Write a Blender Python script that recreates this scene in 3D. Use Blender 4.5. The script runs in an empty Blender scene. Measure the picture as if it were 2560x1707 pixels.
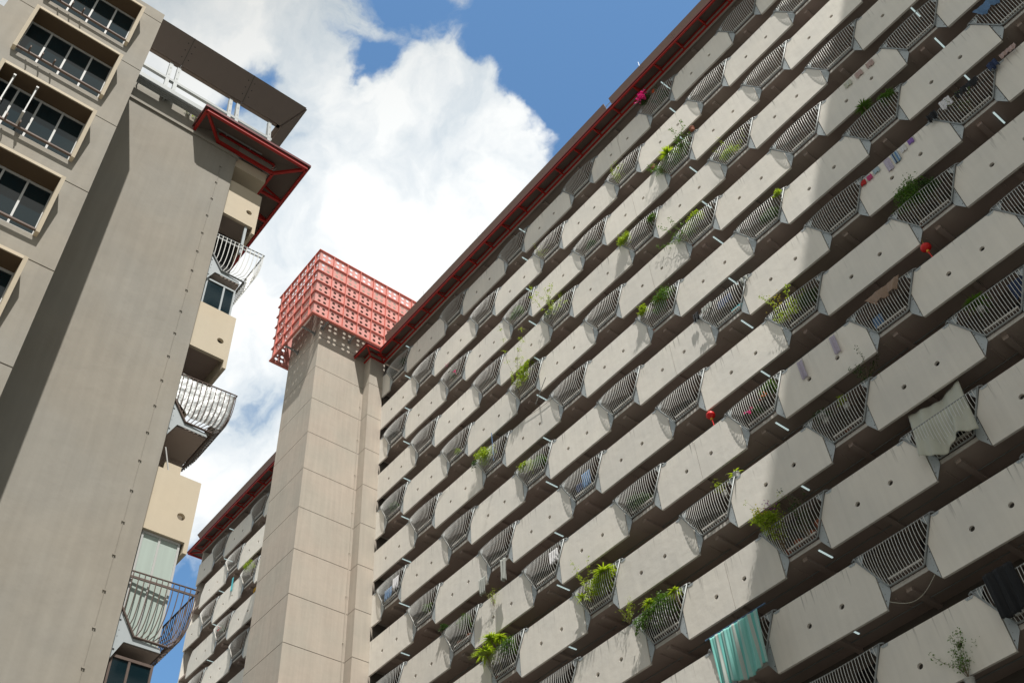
import bpy, bmesh, math, random
from mathutils import Vector, Matrix
from mathutils.geometry import tessellate_polygon
R = math.radians
S = bpy.context.scene
COL = S.collection

# ------------------------------------------------------------------ camera
cam_d = bpy.data.cameras.new("camera"); cam = bpy.data.objects.new("camera", cam_d); COL.objects.link(cam)
CAM = Vector((41.2334, -27.2024, -51.2158))
cam.matrix_world = Matrix(((0.62848074, 0.59880683, 0.4964296, CAM.x),
                           (0.77566116, -0.43491376, -0.45738363, CAM.y),
                           (-0.05798038, 0.67251796, -0.73780612, CAM.z), (0, 0, 0, 1)))
cam_d.sensor_fit = 'HORIZONTAL'; cam_d.sensor_width = 36; cam_d.lens = 2581.58 / 2560 * 36
cam_d.clip_start = 0.1; cam_d.clip_end = 5000
S.camera = cam

# ------------------------------------------------------------------ light
SUNV = Vector((1.0, -0.43, 1.85)).normalized()          # towards the sun
el = math.asin(SUNV.z); az = math.atan2(SUNV.x, SUNV.y)
sd = bpy.data.lights.new("sun", 'SUN'); sd.energy = 5.0; sd.angle = R(0.5); sd.color = (1.0, 0.955, 0.89)
sun = bpy.data.objects.new("sun", sd); COL.objects.link(sun)
sun.rotation_euler = SUNV.to_track_quat('Z', 'Y').to_euler(); sun.location = (60, -40, 60)
S.view_settings.view_transform = 'Standard'; S.view_settings.look = 'None'
S.view_settings.gamma = 1; S.view_settings.exposure = 0.09
try: S.view_settings.use_curve_mapping = False
except Exception: pass

w = bpy.data.worlds.new("World"); S.world = w; w.use_nodes = True
N = w.node_tree.nodes; L = w.node_tree.links
for n in list(N): N.remove(n)
def wn(t, **k):
    n = N.new(t)
    for a, b in k.items(): setattr(n, a, b)
    return n
def wmath(op, a, b=None, clamp=False):
    n = wn('ShaderNodeMath', operation=op); n.use_clamp = clamp
    for i, v in enumerate((a, b)):
        if v is None: continue
        if isinstance(v, (int, float)): n.inputs[i].default_value = v
        else: L.new(v, n.inputs[i])
    return n.outputs[0]
sky = wn('ShaderNodeTexSky'); sky.sky_type = 'NISHITA'; sky.sun_disc = False
sky.sun_elevation = el; sky.sun_rotation = az; sky.altitude = 0; sky.air_density = 1.0; sky.dust_density = 0.6; sky.ozone_density = 2.2
tc = wn('ShaderNodeTexCoord')
# cloud bank: soft masses where the clouds stand in the sky, broken up by noise
BL = [(-0.4243, 0.3036, 0.8531, 0.097, 1), (-0.4903, 0.2701, 0.8286, 0.0885, 1), (-0.3805, 0.338, 0.8608, 0.059, 1),
      (-0.4989, 0.3681, 0.7846, 0.16, 1), (-0.5501, 0.2826, 0.7859, 0.11, 1), (-0.4341, 0.1444, 0.8892, 0.0801, .42),
      (-0.4621, 0.0817, 0.8831, 0.06, .5), (-0.4623, 0.2014, 0.8635, 0.0632, .35), (-0.6777, 0.2765, 0.6814, 0.1296, .8),
      (-0.7395, 0.3245, 0.5897, 0.0832, .35), (-0.2855, 0.3272, 0.9008, 0.0843, -1.2), (-0.2551, 0.4107, 0.8753, 0.0843, -1.2),
      (-0.3256, 0.4099, 0.852, 0.0506, -.6), (-0.797, 0.3054, 0.5211, 0.06, -1.1), (-0.4842, 0.1454, 0.8628, 0.03, -.6),
      (-0.5324, 0.2306, 0.8145, 0.0253, -.5), (-0.3614, 0.2183, 0.9065, 0.0379, -.5), (-0.417, 0.1942, 0.8879, 0.0253, -.5), (-0.4253, 0.2129, 0.8797, 0.034, -1.5)]
warp = wn('ShaderNodeTexNoise'); warp.inputs['Scale'].default_value = 7; warp.inputs['Detail'].default_value = 6
L.new(tc.outputs['Generated'], warp.inputs['Vector'])
ws = wn('ShaderNodeVectorMath', operation='SUBTRACT'); L.new(warp.outputs['Color'], ws.inputs[0]); ws.inputs[1].default_value = (.5, .5, .5)
wsc = wn('ShaderNodeVectorMath', operation='SCALE'); L.new(ws.outputs[0], wsc.inputs[0]); wsc.inputs['Scale'].default_value = .19
wa = wn('ShaderNodeVectorMath', operation='ADD'); L.new(tc.outputs['Generated'], wa.inputs[0]); L.new(wsc.outputs[0], wa.inputs[1])
acc = 0.17
for x, y, z, r, k in BL:
    d = wn('ShaderNodeVectorMath', operation='DISTANCE'); L.new(wa.outputs[0], d.inputs[0])
    v = Vector((x, y, z)).normalized(); d.inputs[1].default_value = v
    m = wn('ShaderNodeMapRange'); m.interpolation_type = 'SMOOTHSTEP'
    L.new(d.outputs['Value'], m.inputs['Value'])
    m.inputs['From Min'].default_value = r * .55; m.inputs['From Max'].default_value = r * 1.45
    m.inputs['To Min'].default_value = k; m.inputs['To Max'].default_value = 0
    acc = wmath('ADD', m.outputs[0], acc)
# unseen overcast added behind the viewer to neutralise the ambient light
bd = wn('ShaderNodeVectorMath', operation='DOT_PRODUCT'); L.new(tc.outputs['Generated'], bd.inputs[0]); bd.inputs[1].default_value = Vector((.62, -.70, .35)).normalized()
bm_ = wn('ShaderNodeMapRange'); bm_.interpolation_type = 'SMOOTHSTEP'; L.new(bd.outputs['Value'], bm_.inputs['Value'])
bm_.inputs['From Min'].default_value = -.25; bm_.inputs['From Max'].default_value = .25; bm_.inputs['To Min'].default_value = 0; bm_.inputs['To Max'].default_value = 1.0
acc = wmath('ADD', acc, wmath('MULTIPLY', bm_.outputs[0], 1.2))
acc = wmath('MINIMUM', acc, 1.15)
nz = wn('ShaderNodeTexNoise'); nz.inputs['Scale'].default_value = 9; nz.inputs['Detail'].default_value = 12; nz.inputs['Roughness'].default_value = .62
L.new(wa.outputs[0], nz.inputs['Vector'])
den = wmath('ADD', acc, wmath('MULTIPLY', wmath('SUBTRACT', nz.outputs['Fac'], 0.5), 3.0))
cm = wn('ShaderNodeMapRange'); cm.interpolation_type = 'SMOOTHSTEP'; L.new(den, cm.inputs['Value'])
cm.inputs['From Min'].default_value = .0; cm.inputs['From Max'].default_value = .8
nz2 = wn('ShaderNodeTexNoise'); nz2.inputs['Scale'].default_value = 9; nz2.inputs['Detail'].default_value = 7
L.new(wa.outputs[0], nz2.inputs['Vector'])
cr = wn('ShaderNodeMapRange'); L.new(wmath('ADD', nz2.outputs['Fac'], wmath('MULTIPLY', den, .18)), cr.inputs['Value'])
cr.inputs['From Min'].default_value = .38; cr.inputs['From Max'].default_value = .80
cc = wn('ShaderNodeMix', data_type='RGBA'); L.new(cr.outputs[0], cc.inputs['Factor'])
cc.inputs[6].default_value = (5.2, 6.2, 7.1, 1); cc.inputs[7].default_value = (9.6, 9.8, 9.8, 1)
skt = wn('ShaderNodeMix', data_type='RGBA', blend_type='MULTIPLY'); skt.inputs['Factor'].default_value = 1
L.new(sky.outputs[0], skt.inputs[6]); skt.inputs[7].default_value = (1.42, 1.85, 1.92, 1)
# the added cloud is dimmed to lower ambient light on the facades
dk = wn('ShaderNodeMix', data_type='RGBA', blend_type='MULTIPLY'); L.new(bm_.outputs[0], dk.inputs['Factor']); L.new(cc.outputs[2], dk.inputs[6]); dk.inputs[7].default_value = (.50, .485, .45, 1)
mx = wn('ShaderNodeMix', data_type='RGBA'); L.new(cm.outputs[0], mx.inputs['Factor'])
L.new(skt.outputs[2], mx.inputs[6]); L.new(dk.outputs[2], mx.inputs[7])
bg = wn('ShaderNodeBackground'); bg.inputs['Strength'].default_value = .1
L.new(mx.outputs[2], bg.inputs['Color'])
wo = wn('ShaderNodeOutputWorld'); L.new(bg.outputs[0], wo.inputs['Surface'])

# ------------------------------------------------------------------ materials
def mat(name, col, rough=.8, metal=0., var=.0, vscale=.8, streak=0., bump=0., bscale=3., stain=0., col2=None, emit=0., trans=0., spec=None, objvar=0.):
    m = bpy.data.materials.new(name); m.use_nodes = True
    nt = m.node_tree; n = nt.nodes; l = nt.links; b = n['Principled BSDF']
    b.inputs['Base Color'].default_value = (*col, 1); b.inputs['Roughness'].default_value = rough; b.inputs['Metallic'].default_value = metal
    if spec is not None: b.inputs['Specular IOR Level'].default_value = spec
    def math_(op, a, c=None, clamp=False):
        q = n.new('ShaderNodeMath'); q.operation = op; q.use_clamp = clamp
        for i, v in enumerate((a, c)):
            if v is None: continue
            if isinstance(v, (int, float)): q.inputs[i].default_value = v
            else: l.new(v, q.inputs[i])
        return q.outputs[0]
    pos = n.new('ShaderNodeNewGeometry').outputs['Position']
    fac = None
    if var:
        t = n.new('ShaderNodeTexNoise'); t.inputs['Scale'].default_value = vscale; t.inputs['Detail'].default_value = 8; t.inputs['Roughness'].default_value = .6
        l.new(pos, t.inputs['Vector'])
        fac = math_('MULTIPLY', math_('SUBTRACT', t.outputs['Fac'], .5), 2 * var)
    if streak or stain:
        mp = n.new('ShaderNodeMapping'); mp.inputs['Scale'].default_value = (5, 5, .35); l.new(pos, mp.inputs['Vector'])
        t = n.new('ShaderNodeTexNoise'); t.inputs['Scale'].default_value = 1.0; t.inputs['Detail'].default_value = 6; l.new(mp.outputs[0], t.inputs['Vector'])
        if streak:
            s = math_('MULTIPLY', math_('SUBTRACT', t.outputs['Fac'], .5), 2 * streak)
            fac = math_('ADD', fac, s) if fac is not None else s
        if stain:   # run-off marks below the parapet tops, one set per storey
            sp = n.new('ShaderNodeSeparateXYZ'); l.new(pos, sp.inputs[0])
            h = math_('FRACT', math_('DIVIDE', math_('ADD', sp.outputs['Z'], 300.92), 3.0))
            mr = n.new('ShaderNodeMapRange'); l.new(h, mr.inputs['Value']); mr.inputs['From Min'].default_value = .45; mr.inputs['From Max'].default_value = .69
            t2 = n.new('ShaderNodeTexNoise'); t2.inputs['Scale'].default_value = 1.7; t2.inputs['Detail'].default_value = 4
            mp2 = n.new('ShaderNodeMapping'); mp2.inputs['Scale'].default_value = (6, 6, .25); l.new(pos, mp2.inputs['Vector']); l.new(mp2.outputs[0], t2.inputs['Vector'])
            mr2 = n.new('ShaderNodeMapRange'); l.new(t2.outputs['Fac'], mr2.inputs['Value']); mr2.inputs['From Min'].default_value = .58; mr2.inputs['From Max'].default_value = .75
            s = math_('MULTIPLY', math_('MULTIPLY', mr.outputs[0], mr2.outputs[0]), -stain)
            fac = math_('ADD', fac, s) if fac is not None else s
    if objvar:
        oi = n.new('ShaderNodeObjectInfo'); fac = math_('ADD', fac, math_('MULTIPLY', math_('SUBTRACT', oi.outputs['Random'], .5), 2 * objvar))
    if fac is not None:
        k = math_('ADD', fac, 1.0)
        hs = n.new('ShaderNodeHueSaturation'); hs.inputs['Color'].default_value = (*col, 1); l.new(k, hs.inputs['Value'])
        out = hs.outputs['Color']
        if col2:
            t = n.new('ShaderNodeTexNoise'); t.inputs['Scale'].default_value = .35; t.inputs['Detail'].default_value = 3; l.new(pos, t.inputs['Vector'])
            mr = n.new('ShaderNodeMapRange'); l.new(t.outputs['Fac'], mr.inputs['Value']); mr.inputs['From Min'].default_value = .4; mr.inputs['From Max'].default_value = .62
            h2 = n.new('ShaderNodeHueSaturation'); h2.inputs['Color'].default_value = (*col2, 1); l.new(k, h2.inputs['Value'])
            mm = n.new('ShaderNodeMix'); mm.data_type = 'RGBA'; l.new(mr.outputs[0], mm.inputs['Factor']); l.new(out, mm.inputs[6]); l.new(h2.outputs['Color'], mm.inputs[7]); out = mm.outputs[2]
        l.new(out, b.inputs['Base Color'])
    if bump:
        t = n.new('ShaderNodeTexNoise'); t.inputs['Scale'].default_value = bscale; t.inputs['Detail'].default_value = 8; l.new(pos, t.inputs['Vector'])
        bp = n.new('ShaderNodeBump'); bp.inputs['Strength'].default_value = bump; bp.inputs['Distance'].default_value = .05
        l.new(t.outputs['Fac'], bp.inputs['Height']); l.new(bp.outputs[0], b.inputs['Normal'])
    if emit:
        b.inputs['Emission Color'].default_value = (*col, 1); b.inputs['Emission Strength'].default_value = emit
        m.cycles.emission_sampling = 'NONE'
    if trans:
        tr = n.new('ShaderNodeBsdfTranslucent'); tr.inputs['Color'].default_value = (min(col[0] * 1.9, 1), min(col[1] * 1.9, 1), col[2], 1)
        ms = n.new('ShaderNodeMixShader'); ms.inputs[0].default_value = trans
        l.new(b.outputs[0], ms.inputs[1]); l.new(tr.outputs[0], ms.inputs[2]); l.new(ms.outputs[0], n['Material Output'].inputs['Surface'])
    return m
M = {}
M['panel'] = mat('painted_panel', (.80, .765, .695), .75, var=.07, vscale=.9, streak=.09, bump=.3, bscale=2.2, stain=.85, col2=(.74, .715, .66), objvar=.06)
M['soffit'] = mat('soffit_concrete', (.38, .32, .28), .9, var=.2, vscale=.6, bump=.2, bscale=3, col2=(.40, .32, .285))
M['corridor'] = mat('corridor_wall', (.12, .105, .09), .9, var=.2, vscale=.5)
M['tower'] = mat('tower_render', (.45, .41, .35), .9, var=.10, vscale=.5, streak=.14, bump=.26, bscale=2.2, col2=(.48, .42, .355))
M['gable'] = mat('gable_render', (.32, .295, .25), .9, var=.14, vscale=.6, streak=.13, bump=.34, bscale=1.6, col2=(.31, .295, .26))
M['cream'] = mat('cream_panel', (.60, .515, .385), .8, var=.05, vscale=.8, streak=.04, bump=.12, bscale=3, col2=(.59, .52, .40))
M['brown'] = mat('brown_cladding', (.27, .185, .16), .75, var=.08, vscale=.7, streak=.07, bump=.1)
M['brown_shaded'] = mat('shaded_brown_cladding', (.17, .135, .115), .8, var=.08, vscale=.7, streak=.05, bump=.1)  # same brown cladding, darkened in colour for the shade on its leaning underside
M['red'] = mat('red_steel', (.42, .018, .014), .5, var=.1, vscale=2)
M['maroon'] = mat('dark_red_trim', (.13, .012, .015), .5)
M['sheet'] = mat('eave_sheet', (.20, .165, .145), .7, var=.08, vscale=2)
M['coral'] = mat('coral_steel', (.62, .175, .135), .6, var=.14, vscale=.9, streak=.12)
M['coral2'] = mat('coral_plate', (.70, .32, .285), .65, var=.12, vscale=.8, streak=.14)
M['steel'] = mat('galvanised_tube', (.27, .29, .29), .45, .2, var=.12, vscale=5)
M['steel2'] = mat('galvanised_bar', (.84, .85, .82), .35, .1, var=.15, vscale=5)
M['plate'] = mat('grey_steel_plate', (.42, .465, .485), .55, .1, var=.08, vscale=6)
M['kerb'] = mat('kerb_concrete', (.62, .60, .56), .9, var=.15, vscale=4)
M['dark'] = mat('bolt_black', (.02, .02, .02), .7)
M['void'] = mat('dark_interior', (.012, .012, .013), .9)
M['brownpaint'] = mat('brown_soffit_paint', (.10, .066, .036), .8, var=.1)
M['glass'] = mat('dark_window_glass', (.006, .018, .024), .05, spec=.8, bump=.01, bscale=.8)
M['white'] = mat('white_frame', (.50, .51, .50), .5)
M['tube'] = mat('lamp_diffuser', (.72, .90, .90), .5, emit=.55)
M['ground'] = mat('ground_paving', (.15, .145, .13), .9, var=.15, vscale=.3)
M['roof'] = mat('roof_concrete', (.42, .40, .36), .9, var=.1, vscale=.4)
M['seal'] = mat('joint_sealant', (.09, .08, .07), .9)
M['whitesteel'] = mat('white_roof_steel', (.40, .43, .44), .5, .1, var=.08, vscale=4)
M['rust_and_shade'] = mat('weathered_steel_and_shade', (.13, .095, .08), .7, .2, var=.3, vscale=8)  # steel parts; also colours the plate standing in for kerb-gap shade
M['foil'] = mat('crumpled_foil', (.62, .64, .64), .42, .8, bump=.6, bscale=5)
M['curtain'] = mat('green_curtain', (.42, .50, .46), .8, streak=.25)
M['terra'] = mat('terracotta', (.30, .105, .055), .8, var=.15, vscale=9)
M['gpot'] = mat('grey_pot', (.45, .45, .42), .7, var=.15, vscale=9)
M['leaf'] = mat('leaf_green', (.085, .17, .025), .5, var=.45, vscale=7, trans=.35)
M['leafd'] = mat('leaf_dark_green', (.045, .095, .022), .55, var=.45, vscale=7, trans=.25)
M['leafy'] = mat('leaf_yellow_green', (.27, .36, .03), .5, var=.4, vscale=7, trans=.4)
M['stem'] = mat('plant_stem', (.16, .12, .07), .8)
M['pinkf'] = mat('magenta_petals', (.75, .02, .28), .6, var=.3, vscale=20, trans=.3)
M['orangef'] = mat('orange_petals', (.85, .16, .05), .6, trans=.3)
M['purplef'] = mat('purple_petals', (.30, .06, .38), .6, trans=.3)
M['yellowf'] = mat('yellow_petals', (.72, .55, .03), .6, trans=.3)
M['redl'] = mat('red_lantern_silk', (.65, .010, .010), .45)
M['gold'] = mat('gold_tassel', (.70, .42, .05), .5)
def cloth_mat(name, c, **k): M[name] = mat('cloth_' + name, c, .9, streak=k.get('streak', .1), var=.08, vscale=4, trans=.15)
for nme, c in dict(teal=(.17, .55, .50), greycloth=(.38, .40, .38), whitecloth=(.74, .74, .78), bluecloth=(.13, .24, .42), navy=(.03, .05, .12), black=(.02, .022, .026),
                   pink=(.62, .22, .30), dpink=(.55, .08, .22), redc=(.50, .03, .03), lilac=(.52, .48, .60), purple=(.28, .16, .50), paleblue=(.42, .52, .60), beige=(.36, .26, .20),
                   sheetc=(.56, .57, .50), yellow=(.70, .42, .05), aqua=(.10, .50, .60), rose=(.50, .38, .36)).items(): cloth_mat(nme, c)
def stripes(name, cols, axis='X', f=12):
    m = mat(name, cols[0], .9); nt = m.node_tree; n = nt.nodes; l = nt.links; b = n['Principled BSDF']
    g = n.new('ShaderNodeTexCoord'); sp = n.new('ShaderNodeSeparateXYZ'); l.new(g.outputs['Object'], sp.inputs[0])
    a = n.new('ShaderNodeMath'); a.operation = 'MULTIPLY'; a.inputs[1].default_value = f; l.new(sp.outputs[axis], a.inputs[0])
    fr = n.new('ShaderNodeMath'); fr.operation = 'FRACT'; l.new(a.outputs[0], fr.inputs[0])
    r = n.new('ShaderNodeValToRGB'); r.color_ramp.interpolation = 'CONSTANT'; l.new(fr.outputs[0], r.inputs[0])
    e = r.color_ramp.elements; e[0].color = (*cols[0], 1); e[0].position = 0; e[1].color = (*cols[1], 1); e[1].position = 1 / len(cols)
    for i in range(2, len(cols)): q = e.new(i / len(cols)); q.color = (*cols[i], 1)
    l.new(r.outputs[0], b.inputs['Base Color']); M[name] = m
stripes('tealstripe', [(.20, .55, .50), (.28, .62, .57), (.46, .52, .49), (.16, .50, .46), (.36, .58, .54), (.24, .56, .52)], 'X', 1.3)
stripes('bluestripe', [(.40, .50, .58), (.02, .05, .14), (.35, .42, .42), (.10, .22, .42)], 'X', 4.2)

# ------------------------------------------------------------------ builders
class MB:
    def __init__(s): s.v = []; s.f = []; s.m = []; s.mi = 0; s.mats = []
    def use(s, m):
        if m not in s.mats: s.mats.append(m)
        s.mi = s.mats.index(m); return s
    def add(s, vs, fs):
        b = len(s.v); s.v += [tuple(v) for v in vs]
        for f in fs: s.f.append([b + i for i in f]); s.m.append(s.mi)
        return s
    def box(s, x0, x1, y0, y1, z0, z1):
        v = [(x, y, z) for x in (x0, x1) for y in (y0, y1) for z in (z0, z1)]
        return s.add(v, [(0, 1, 3, 2), (4, 6, 7, 5), (0, 4, 5, 1), (2, 3, 7, 6), (0, 2, 6, 4), (1, 5, 7, 3)])
    def bar(s, p, q, a, b, up=(0, 0, 1)):      # rectangular bar: a across, b along up
        p = Vector(p); q = Vector(q); d = (q - p).normalized(); up = Vector(up)
        if abs(d.dot(up)) > .98: up = Vector((1, 0, 0))
        n = d.cross(up).normalized(); u = n.cross(d).normalized()
        v = []
        for c in (p, q):
            for i, j in ((-1, -1), (1, -1), (1, 1), (-1, 1)): v.append(c + n * (i * a / 2) + u * (j * b / 2))
        return s.add(v, [(0, 1, 2, 3), (7, 6, 5, 4), (0, 4, 5, 1), (1, 5, 6, 2), (2, 6, 7, 3), (3, 7, 4, 0)])
    def tube(s, pts, r, n=6, cap=True):
        pts = [Vector(p) for p in pts]; rs = r if isinstance(r, (list, tuple)) else [r] * len(pts)
        ref = None; rings = []
        for i, p in enumerate(pts):
            d = (pts[min(i + 1, len(pts) - 1)] - pts[max(i - 1, 0)]).normalized()
            if ref is None:
                ref = Vector((0, 0, 1)) if abs(d.z) < .9 else Vector((1, 0, 0))
            a = (ref - d * ref.dot(d)).normalized(); b = d.cross(a); ref = a
            rings.append([p + (a * math.cos(t) + b * math.sin(t)) * rs[i] for t in [2 * math.pi * k / n for k in range(n)]])
        v = [x for ring in rings for x in ring]; f = []
        for i in range(len(pts) - 1):
            for k in range(n): f.append((i * n + k, i * n + (k + 1) % n, (i + 1) * n + (k + 1) % n, (i + 1) * n + k))
        if cap: f.append(tuple(reversed(range(n)))); f.append(tuple(range((len(pts) - 1) * n, len(pts) * n)))
        return s.add(v, f)
    def plate(s, loops, to3, t3):              # flat plate with holes; loops of 2-D points, to3 maps to 3-D, t3 thickness vector
        pts = [[Vector((a, b, 0)) for a, b in lp] for lp in loops]
        tri = tessellate_polygon(pts); flat = [p for lp in loops for p in lp]; n = len(flat); t3 = Vector(t3)
        F = [Vector(to3(*p)) for p in flat]; v = F + [p + t3 for p in F]
        f = [tuple(t) for t in tri] + [tuple(n + i for i in reversed(t)) for t in tri]
        o = 0
        for lp in loops:
            m = len(lp)
            for i in range(m): f.append((o + i, o + (i + 1) % m, n + o + (i + 1) % m, n + o + i))
            o += m
        return s.add(v, f)
    def grid(s, fn, nu, nv):
        v = [fn(i / nu, j / nv) for j in range(nv + 1) for i in range(nu + 1)]
        return s.add(v, [(j * (nu + 1) + i, j * (nu + 1) + i + 1, (j + 1) * (nu + 1) + i + 1, (j + 1) * (nu + 1) + i) for j in range(nv) for i in range(nu)])
    def mesh(s, name, mats=None, norm=True, smooth=False):
        me = bpy.data.meshes.new(name); me.from_pydata(s.v, [], s.f)
        for m in (s.mats or mats or []): me.materials.append(m)
        if s.mats: me.polygons.foreach_set('material_index', s.m)
        if norm:
            bm = bmesh.new(); bm.from_mesh(me); bmesh.ops.recalc_face_normals(bm, faces=bm.faces); bm.to_mesh(me); bm.free()
        if smooth: me.polygons.foreach_set('use_smooth', [True] * len(me.polygons))
        me.update(); return me
    def build(s, name, m=None, parent=None, loc=None, norm=True, smooth=False):
        me = s.mesh(name, [m] if m else None, norm, smooth)
        if s.mats and m: pass
        return link(name, me, parent, loc)
def link(name, me, parent=None, loc=None):
    o = bpy.data.objects.new(name, me); COL.objects.link(o)
    if loc is not None: o.location = loc
    if parent is not None: adopt(o, parent)
    return o
def world_loc(p):
    q = p.location.copy()
    while p.parent is not None: q = q; p = p.parent; return q if p is None else q
    return q
def adopt(o, parent):
    # children keep world coordinates; every parent here is unrotated and unscaled
    o.parent = parent; t = Vector((0, 0, 0)); p = parent
    t = TR[parent.name]
    o.matrix_parent_inverse = Matrix.Translation(-t)
TR = {}
_add = bpy.data.objects.new
def reg(o, t): TR[o.name] = Vector(t); return o
def thing(name, label, cat, loc, group=None):
    o = bpy.data.objects.new(name, None); COL.objects.link(o); o.location = loc; o.empty_display_size = .3
    o['label'] = label; o['category'] = cat
    if group: o['group'] = group
    return reg(o, loc)
def part(mb, name, m, parent, loc=None, **k):
    o = mb.build(name, m, parent, loc, **k); return reg(o, loc or (0, 0, 0))
def tag(o, label, cat, group=None):
    o['label'] = label; o['category'] = cat
    if group: o['group'] = group
    return o
def circle(cx, cy, r, n=16): return [(cx + r * math.cos(2 * math.pi * i / n), cy + r * math.sin(2 * math.pi * i / n)) for i in range(n)]

# ------------------------------------------------------------------ ground
GZ = -53.0
g = MB().add([(-900, -900, GZ), (900, -900, GZ), (900, 900, GZ), (-900, 900, GZ)], [(0, 1, 2, 3)]).build('ground', M['ground']); g['kind'] = 'structure'

# ------------------------------------------------------------------ long slab block
P = 3.14657; D = .67657; W7 = .41864
def xu(u): return u * P + W7 * min(max(u - 6, 0), 2) / 2
XL, XR = -1.93, 46.0            # stretch beside the tower
FL, FR = -28.85, -6.85          # stretch beyond the tower
NR = 18                          # storeys
DEPTH = 1.95
Minv = cam.matrix_world.inverted()
def seen(x, y, z, mrg=.06):      # roughly inside the picture?
    q = Minv @ Vector((x, y, z))
    if q.z > -1: return False
    f = 2581.58 / 2560
    a = q.x / -q.z * f; b = q.y / -q.z * f
    return abs(a) < .5 + mrg and abs(b) < .333 + mrg
block = thing('apartment_block', 'long slab of pale balcony parapets filling the right side under a red-framed eave', 'apartment building', (8, 6, GZ))
def zb(r): return -.92 - 3 * r

# storeys: slab with soffit beams
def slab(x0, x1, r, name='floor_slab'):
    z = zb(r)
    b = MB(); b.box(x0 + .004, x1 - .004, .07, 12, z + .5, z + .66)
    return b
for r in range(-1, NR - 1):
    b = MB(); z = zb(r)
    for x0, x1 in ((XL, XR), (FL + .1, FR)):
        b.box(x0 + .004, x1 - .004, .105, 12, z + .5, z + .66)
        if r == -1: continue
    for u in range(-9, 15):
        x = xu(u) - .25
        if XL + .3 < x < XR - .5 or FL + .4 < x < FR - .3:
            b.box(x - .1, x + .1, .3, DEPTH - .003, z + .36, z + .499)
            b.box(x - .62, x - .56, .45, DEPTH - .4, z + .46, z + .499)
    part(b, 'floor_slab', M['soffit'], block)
# rear wall of the access galleries and the body behind
b = MB()
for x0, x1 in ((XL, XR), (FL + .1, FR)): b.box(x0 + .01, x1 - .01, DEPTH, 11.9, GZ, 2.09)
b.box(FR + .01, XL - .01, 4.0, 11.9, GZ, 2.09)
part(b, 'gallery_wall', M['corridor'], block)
b = MB(); b.box(FL, FL + .1, .105, 12.05, GZ, 2.5); part(b, 'end_wall', M['panel'], block)
b = MB(); b.box(XR, XR + .1, .105, 12.05, GZ, 2.5)
part(b, 'end_wall', M['panel'], block)
# dark flank where the galleries meet the lift tower
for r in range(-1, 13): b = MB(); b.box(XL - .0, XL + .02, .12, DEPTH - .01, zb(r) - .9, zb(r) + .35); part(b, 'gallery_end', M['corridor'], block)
# conduit runs under the soffits
for r in range(2, 13):
    b = MB(); z = zb(r) + .46
    b.tube([(2, 1.30, z), (XR - .5, 1.30, z)], .022, 6)
    part(b, 'conduit', M['steel'], block)
# doors and windows along the galleries
def gallery_window(x, r, w_, z0, z1, curtain=None):
    z = zb(r + 0)
    b = MB().use(M['rust_and_shade'])
    y = DEPTH
    for a in (x - w_ / 2, x + w_ / 2 - .05): b.box(a, a + .05, y - .05, y - .004, z0, z1)
    b.box(x - w_ / 2 + .05, x + w_ / 2 - .05, y - .05, y - .004, z1 - .05, z1); b.box(x - w_ / 2 + .05, x + w_ / 2 - .05, y - .05, y - .004, z0, z0 + .05)
    if w_ > 1.3: b.box(x - .02, x + .02, y - .045, y - .004, z0 + .05, z1 - .05)
    b.use(M['void']); b.box(x - w_ / 2 + .05, x + w_ / 2 - .05, y - .02, y - .003, z0 + .05, z1 - .05)
    part(b, 'gallery_window', None, block)
rw = random.Random(4)
for r in range(2, 13):
    for u in range(0, 14):
        x = xu(u) + (.1 if u % 2 else -.2)
        if not seen(x, 0, zb(r) + .3, .03): continue
        z = zb(r)
        if rw.random() < .22 or x < XL + 1.5: continue
        gallery_window(x + .35 + rw.uniform(-.25, .25), r, rw.choice((1.0, 1.5, 1.9)), z - 1.7, z + rw.choice((-.28, -.18, -.1) if r < 9 else (-.15, .1, .25)))

# parapet panels
HR = .097
def panel_mb(x0, x1, r, u, slant0, slant1):
    z = zb(r); T = 2.07
    def poly(a, b_, s0, s1):
        p = [(a, z), (b_, z)]
        p += [(b_, z + 1.26), (b_ - .47, z + T)] if s1 else [(b_, z + T)]
        p += [(a + .47, z + T), (a, z + 1.26)] if s0 else [(a, z + T)]
        return p
    hx = [xu(u) - D - (.014 if u == 7 else 0), xu(u) + D + (.014 if u == 7 else 0)]
    b = MB()
    segs = [(x0, x1, slant0, slant1)]
    if u == 7 and x1 - x0 > 3: segs = [(x0, xu(7) - .012, slant0, False), (xu(7) + .012, x1, False, slant1)]
    for a, c, s0, s1 in segs:
        hs = [circle(h, z + .92, HR) for h in hx if a + .15 < h < c - .15]
        b.plate([poly(a, c, s0, s1)] + hs, lambda p, q: (p, 0, q), (0, .1, 0))
    if len(segs) == 2:
        b.use(M['panel']); b.m = [0] * len(b.f); b.use(M['seal']); b.box(xu(7) - .011, xu(7) + .011, .03, .08, z + .02, z + T - .02)
    return b
hidden = MB(); npan = 0
for r in range(0, NR):
    for u in range(-9, 16):
        if (u - r) % 2 == 0: continue
        a, c = xu(u - 1) + 1.02, xu(u + 1) - 1.02
        for lo, hi in ((XL, XR), (FL, FR)):
            x0, x1 = max(a, lo), min(c, hi)
            if x1 - x0 < .15: continue
            mb = panel_mb(x0, x1, r, u, x0 == a, x1 == c)
            vis = any(seen(x, 0, zb(r) + h) for x in (x0, (x0 + x1) / 2, x1) for h in (0, 2)) and not (-22 < (x0 + x1) / 2 < -7 and u > -5)
            if vis and npan < 98:
                npan += 1; part(mb, 'parapet_panel', M['panel'], block)
            else:
                o_ = len(hidden.v); hidden.v += mb.v; hidden.f += [[i + o_ for i in f] for f in mb.f]; hidden.m += [0] * len(mb.f)
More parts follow.
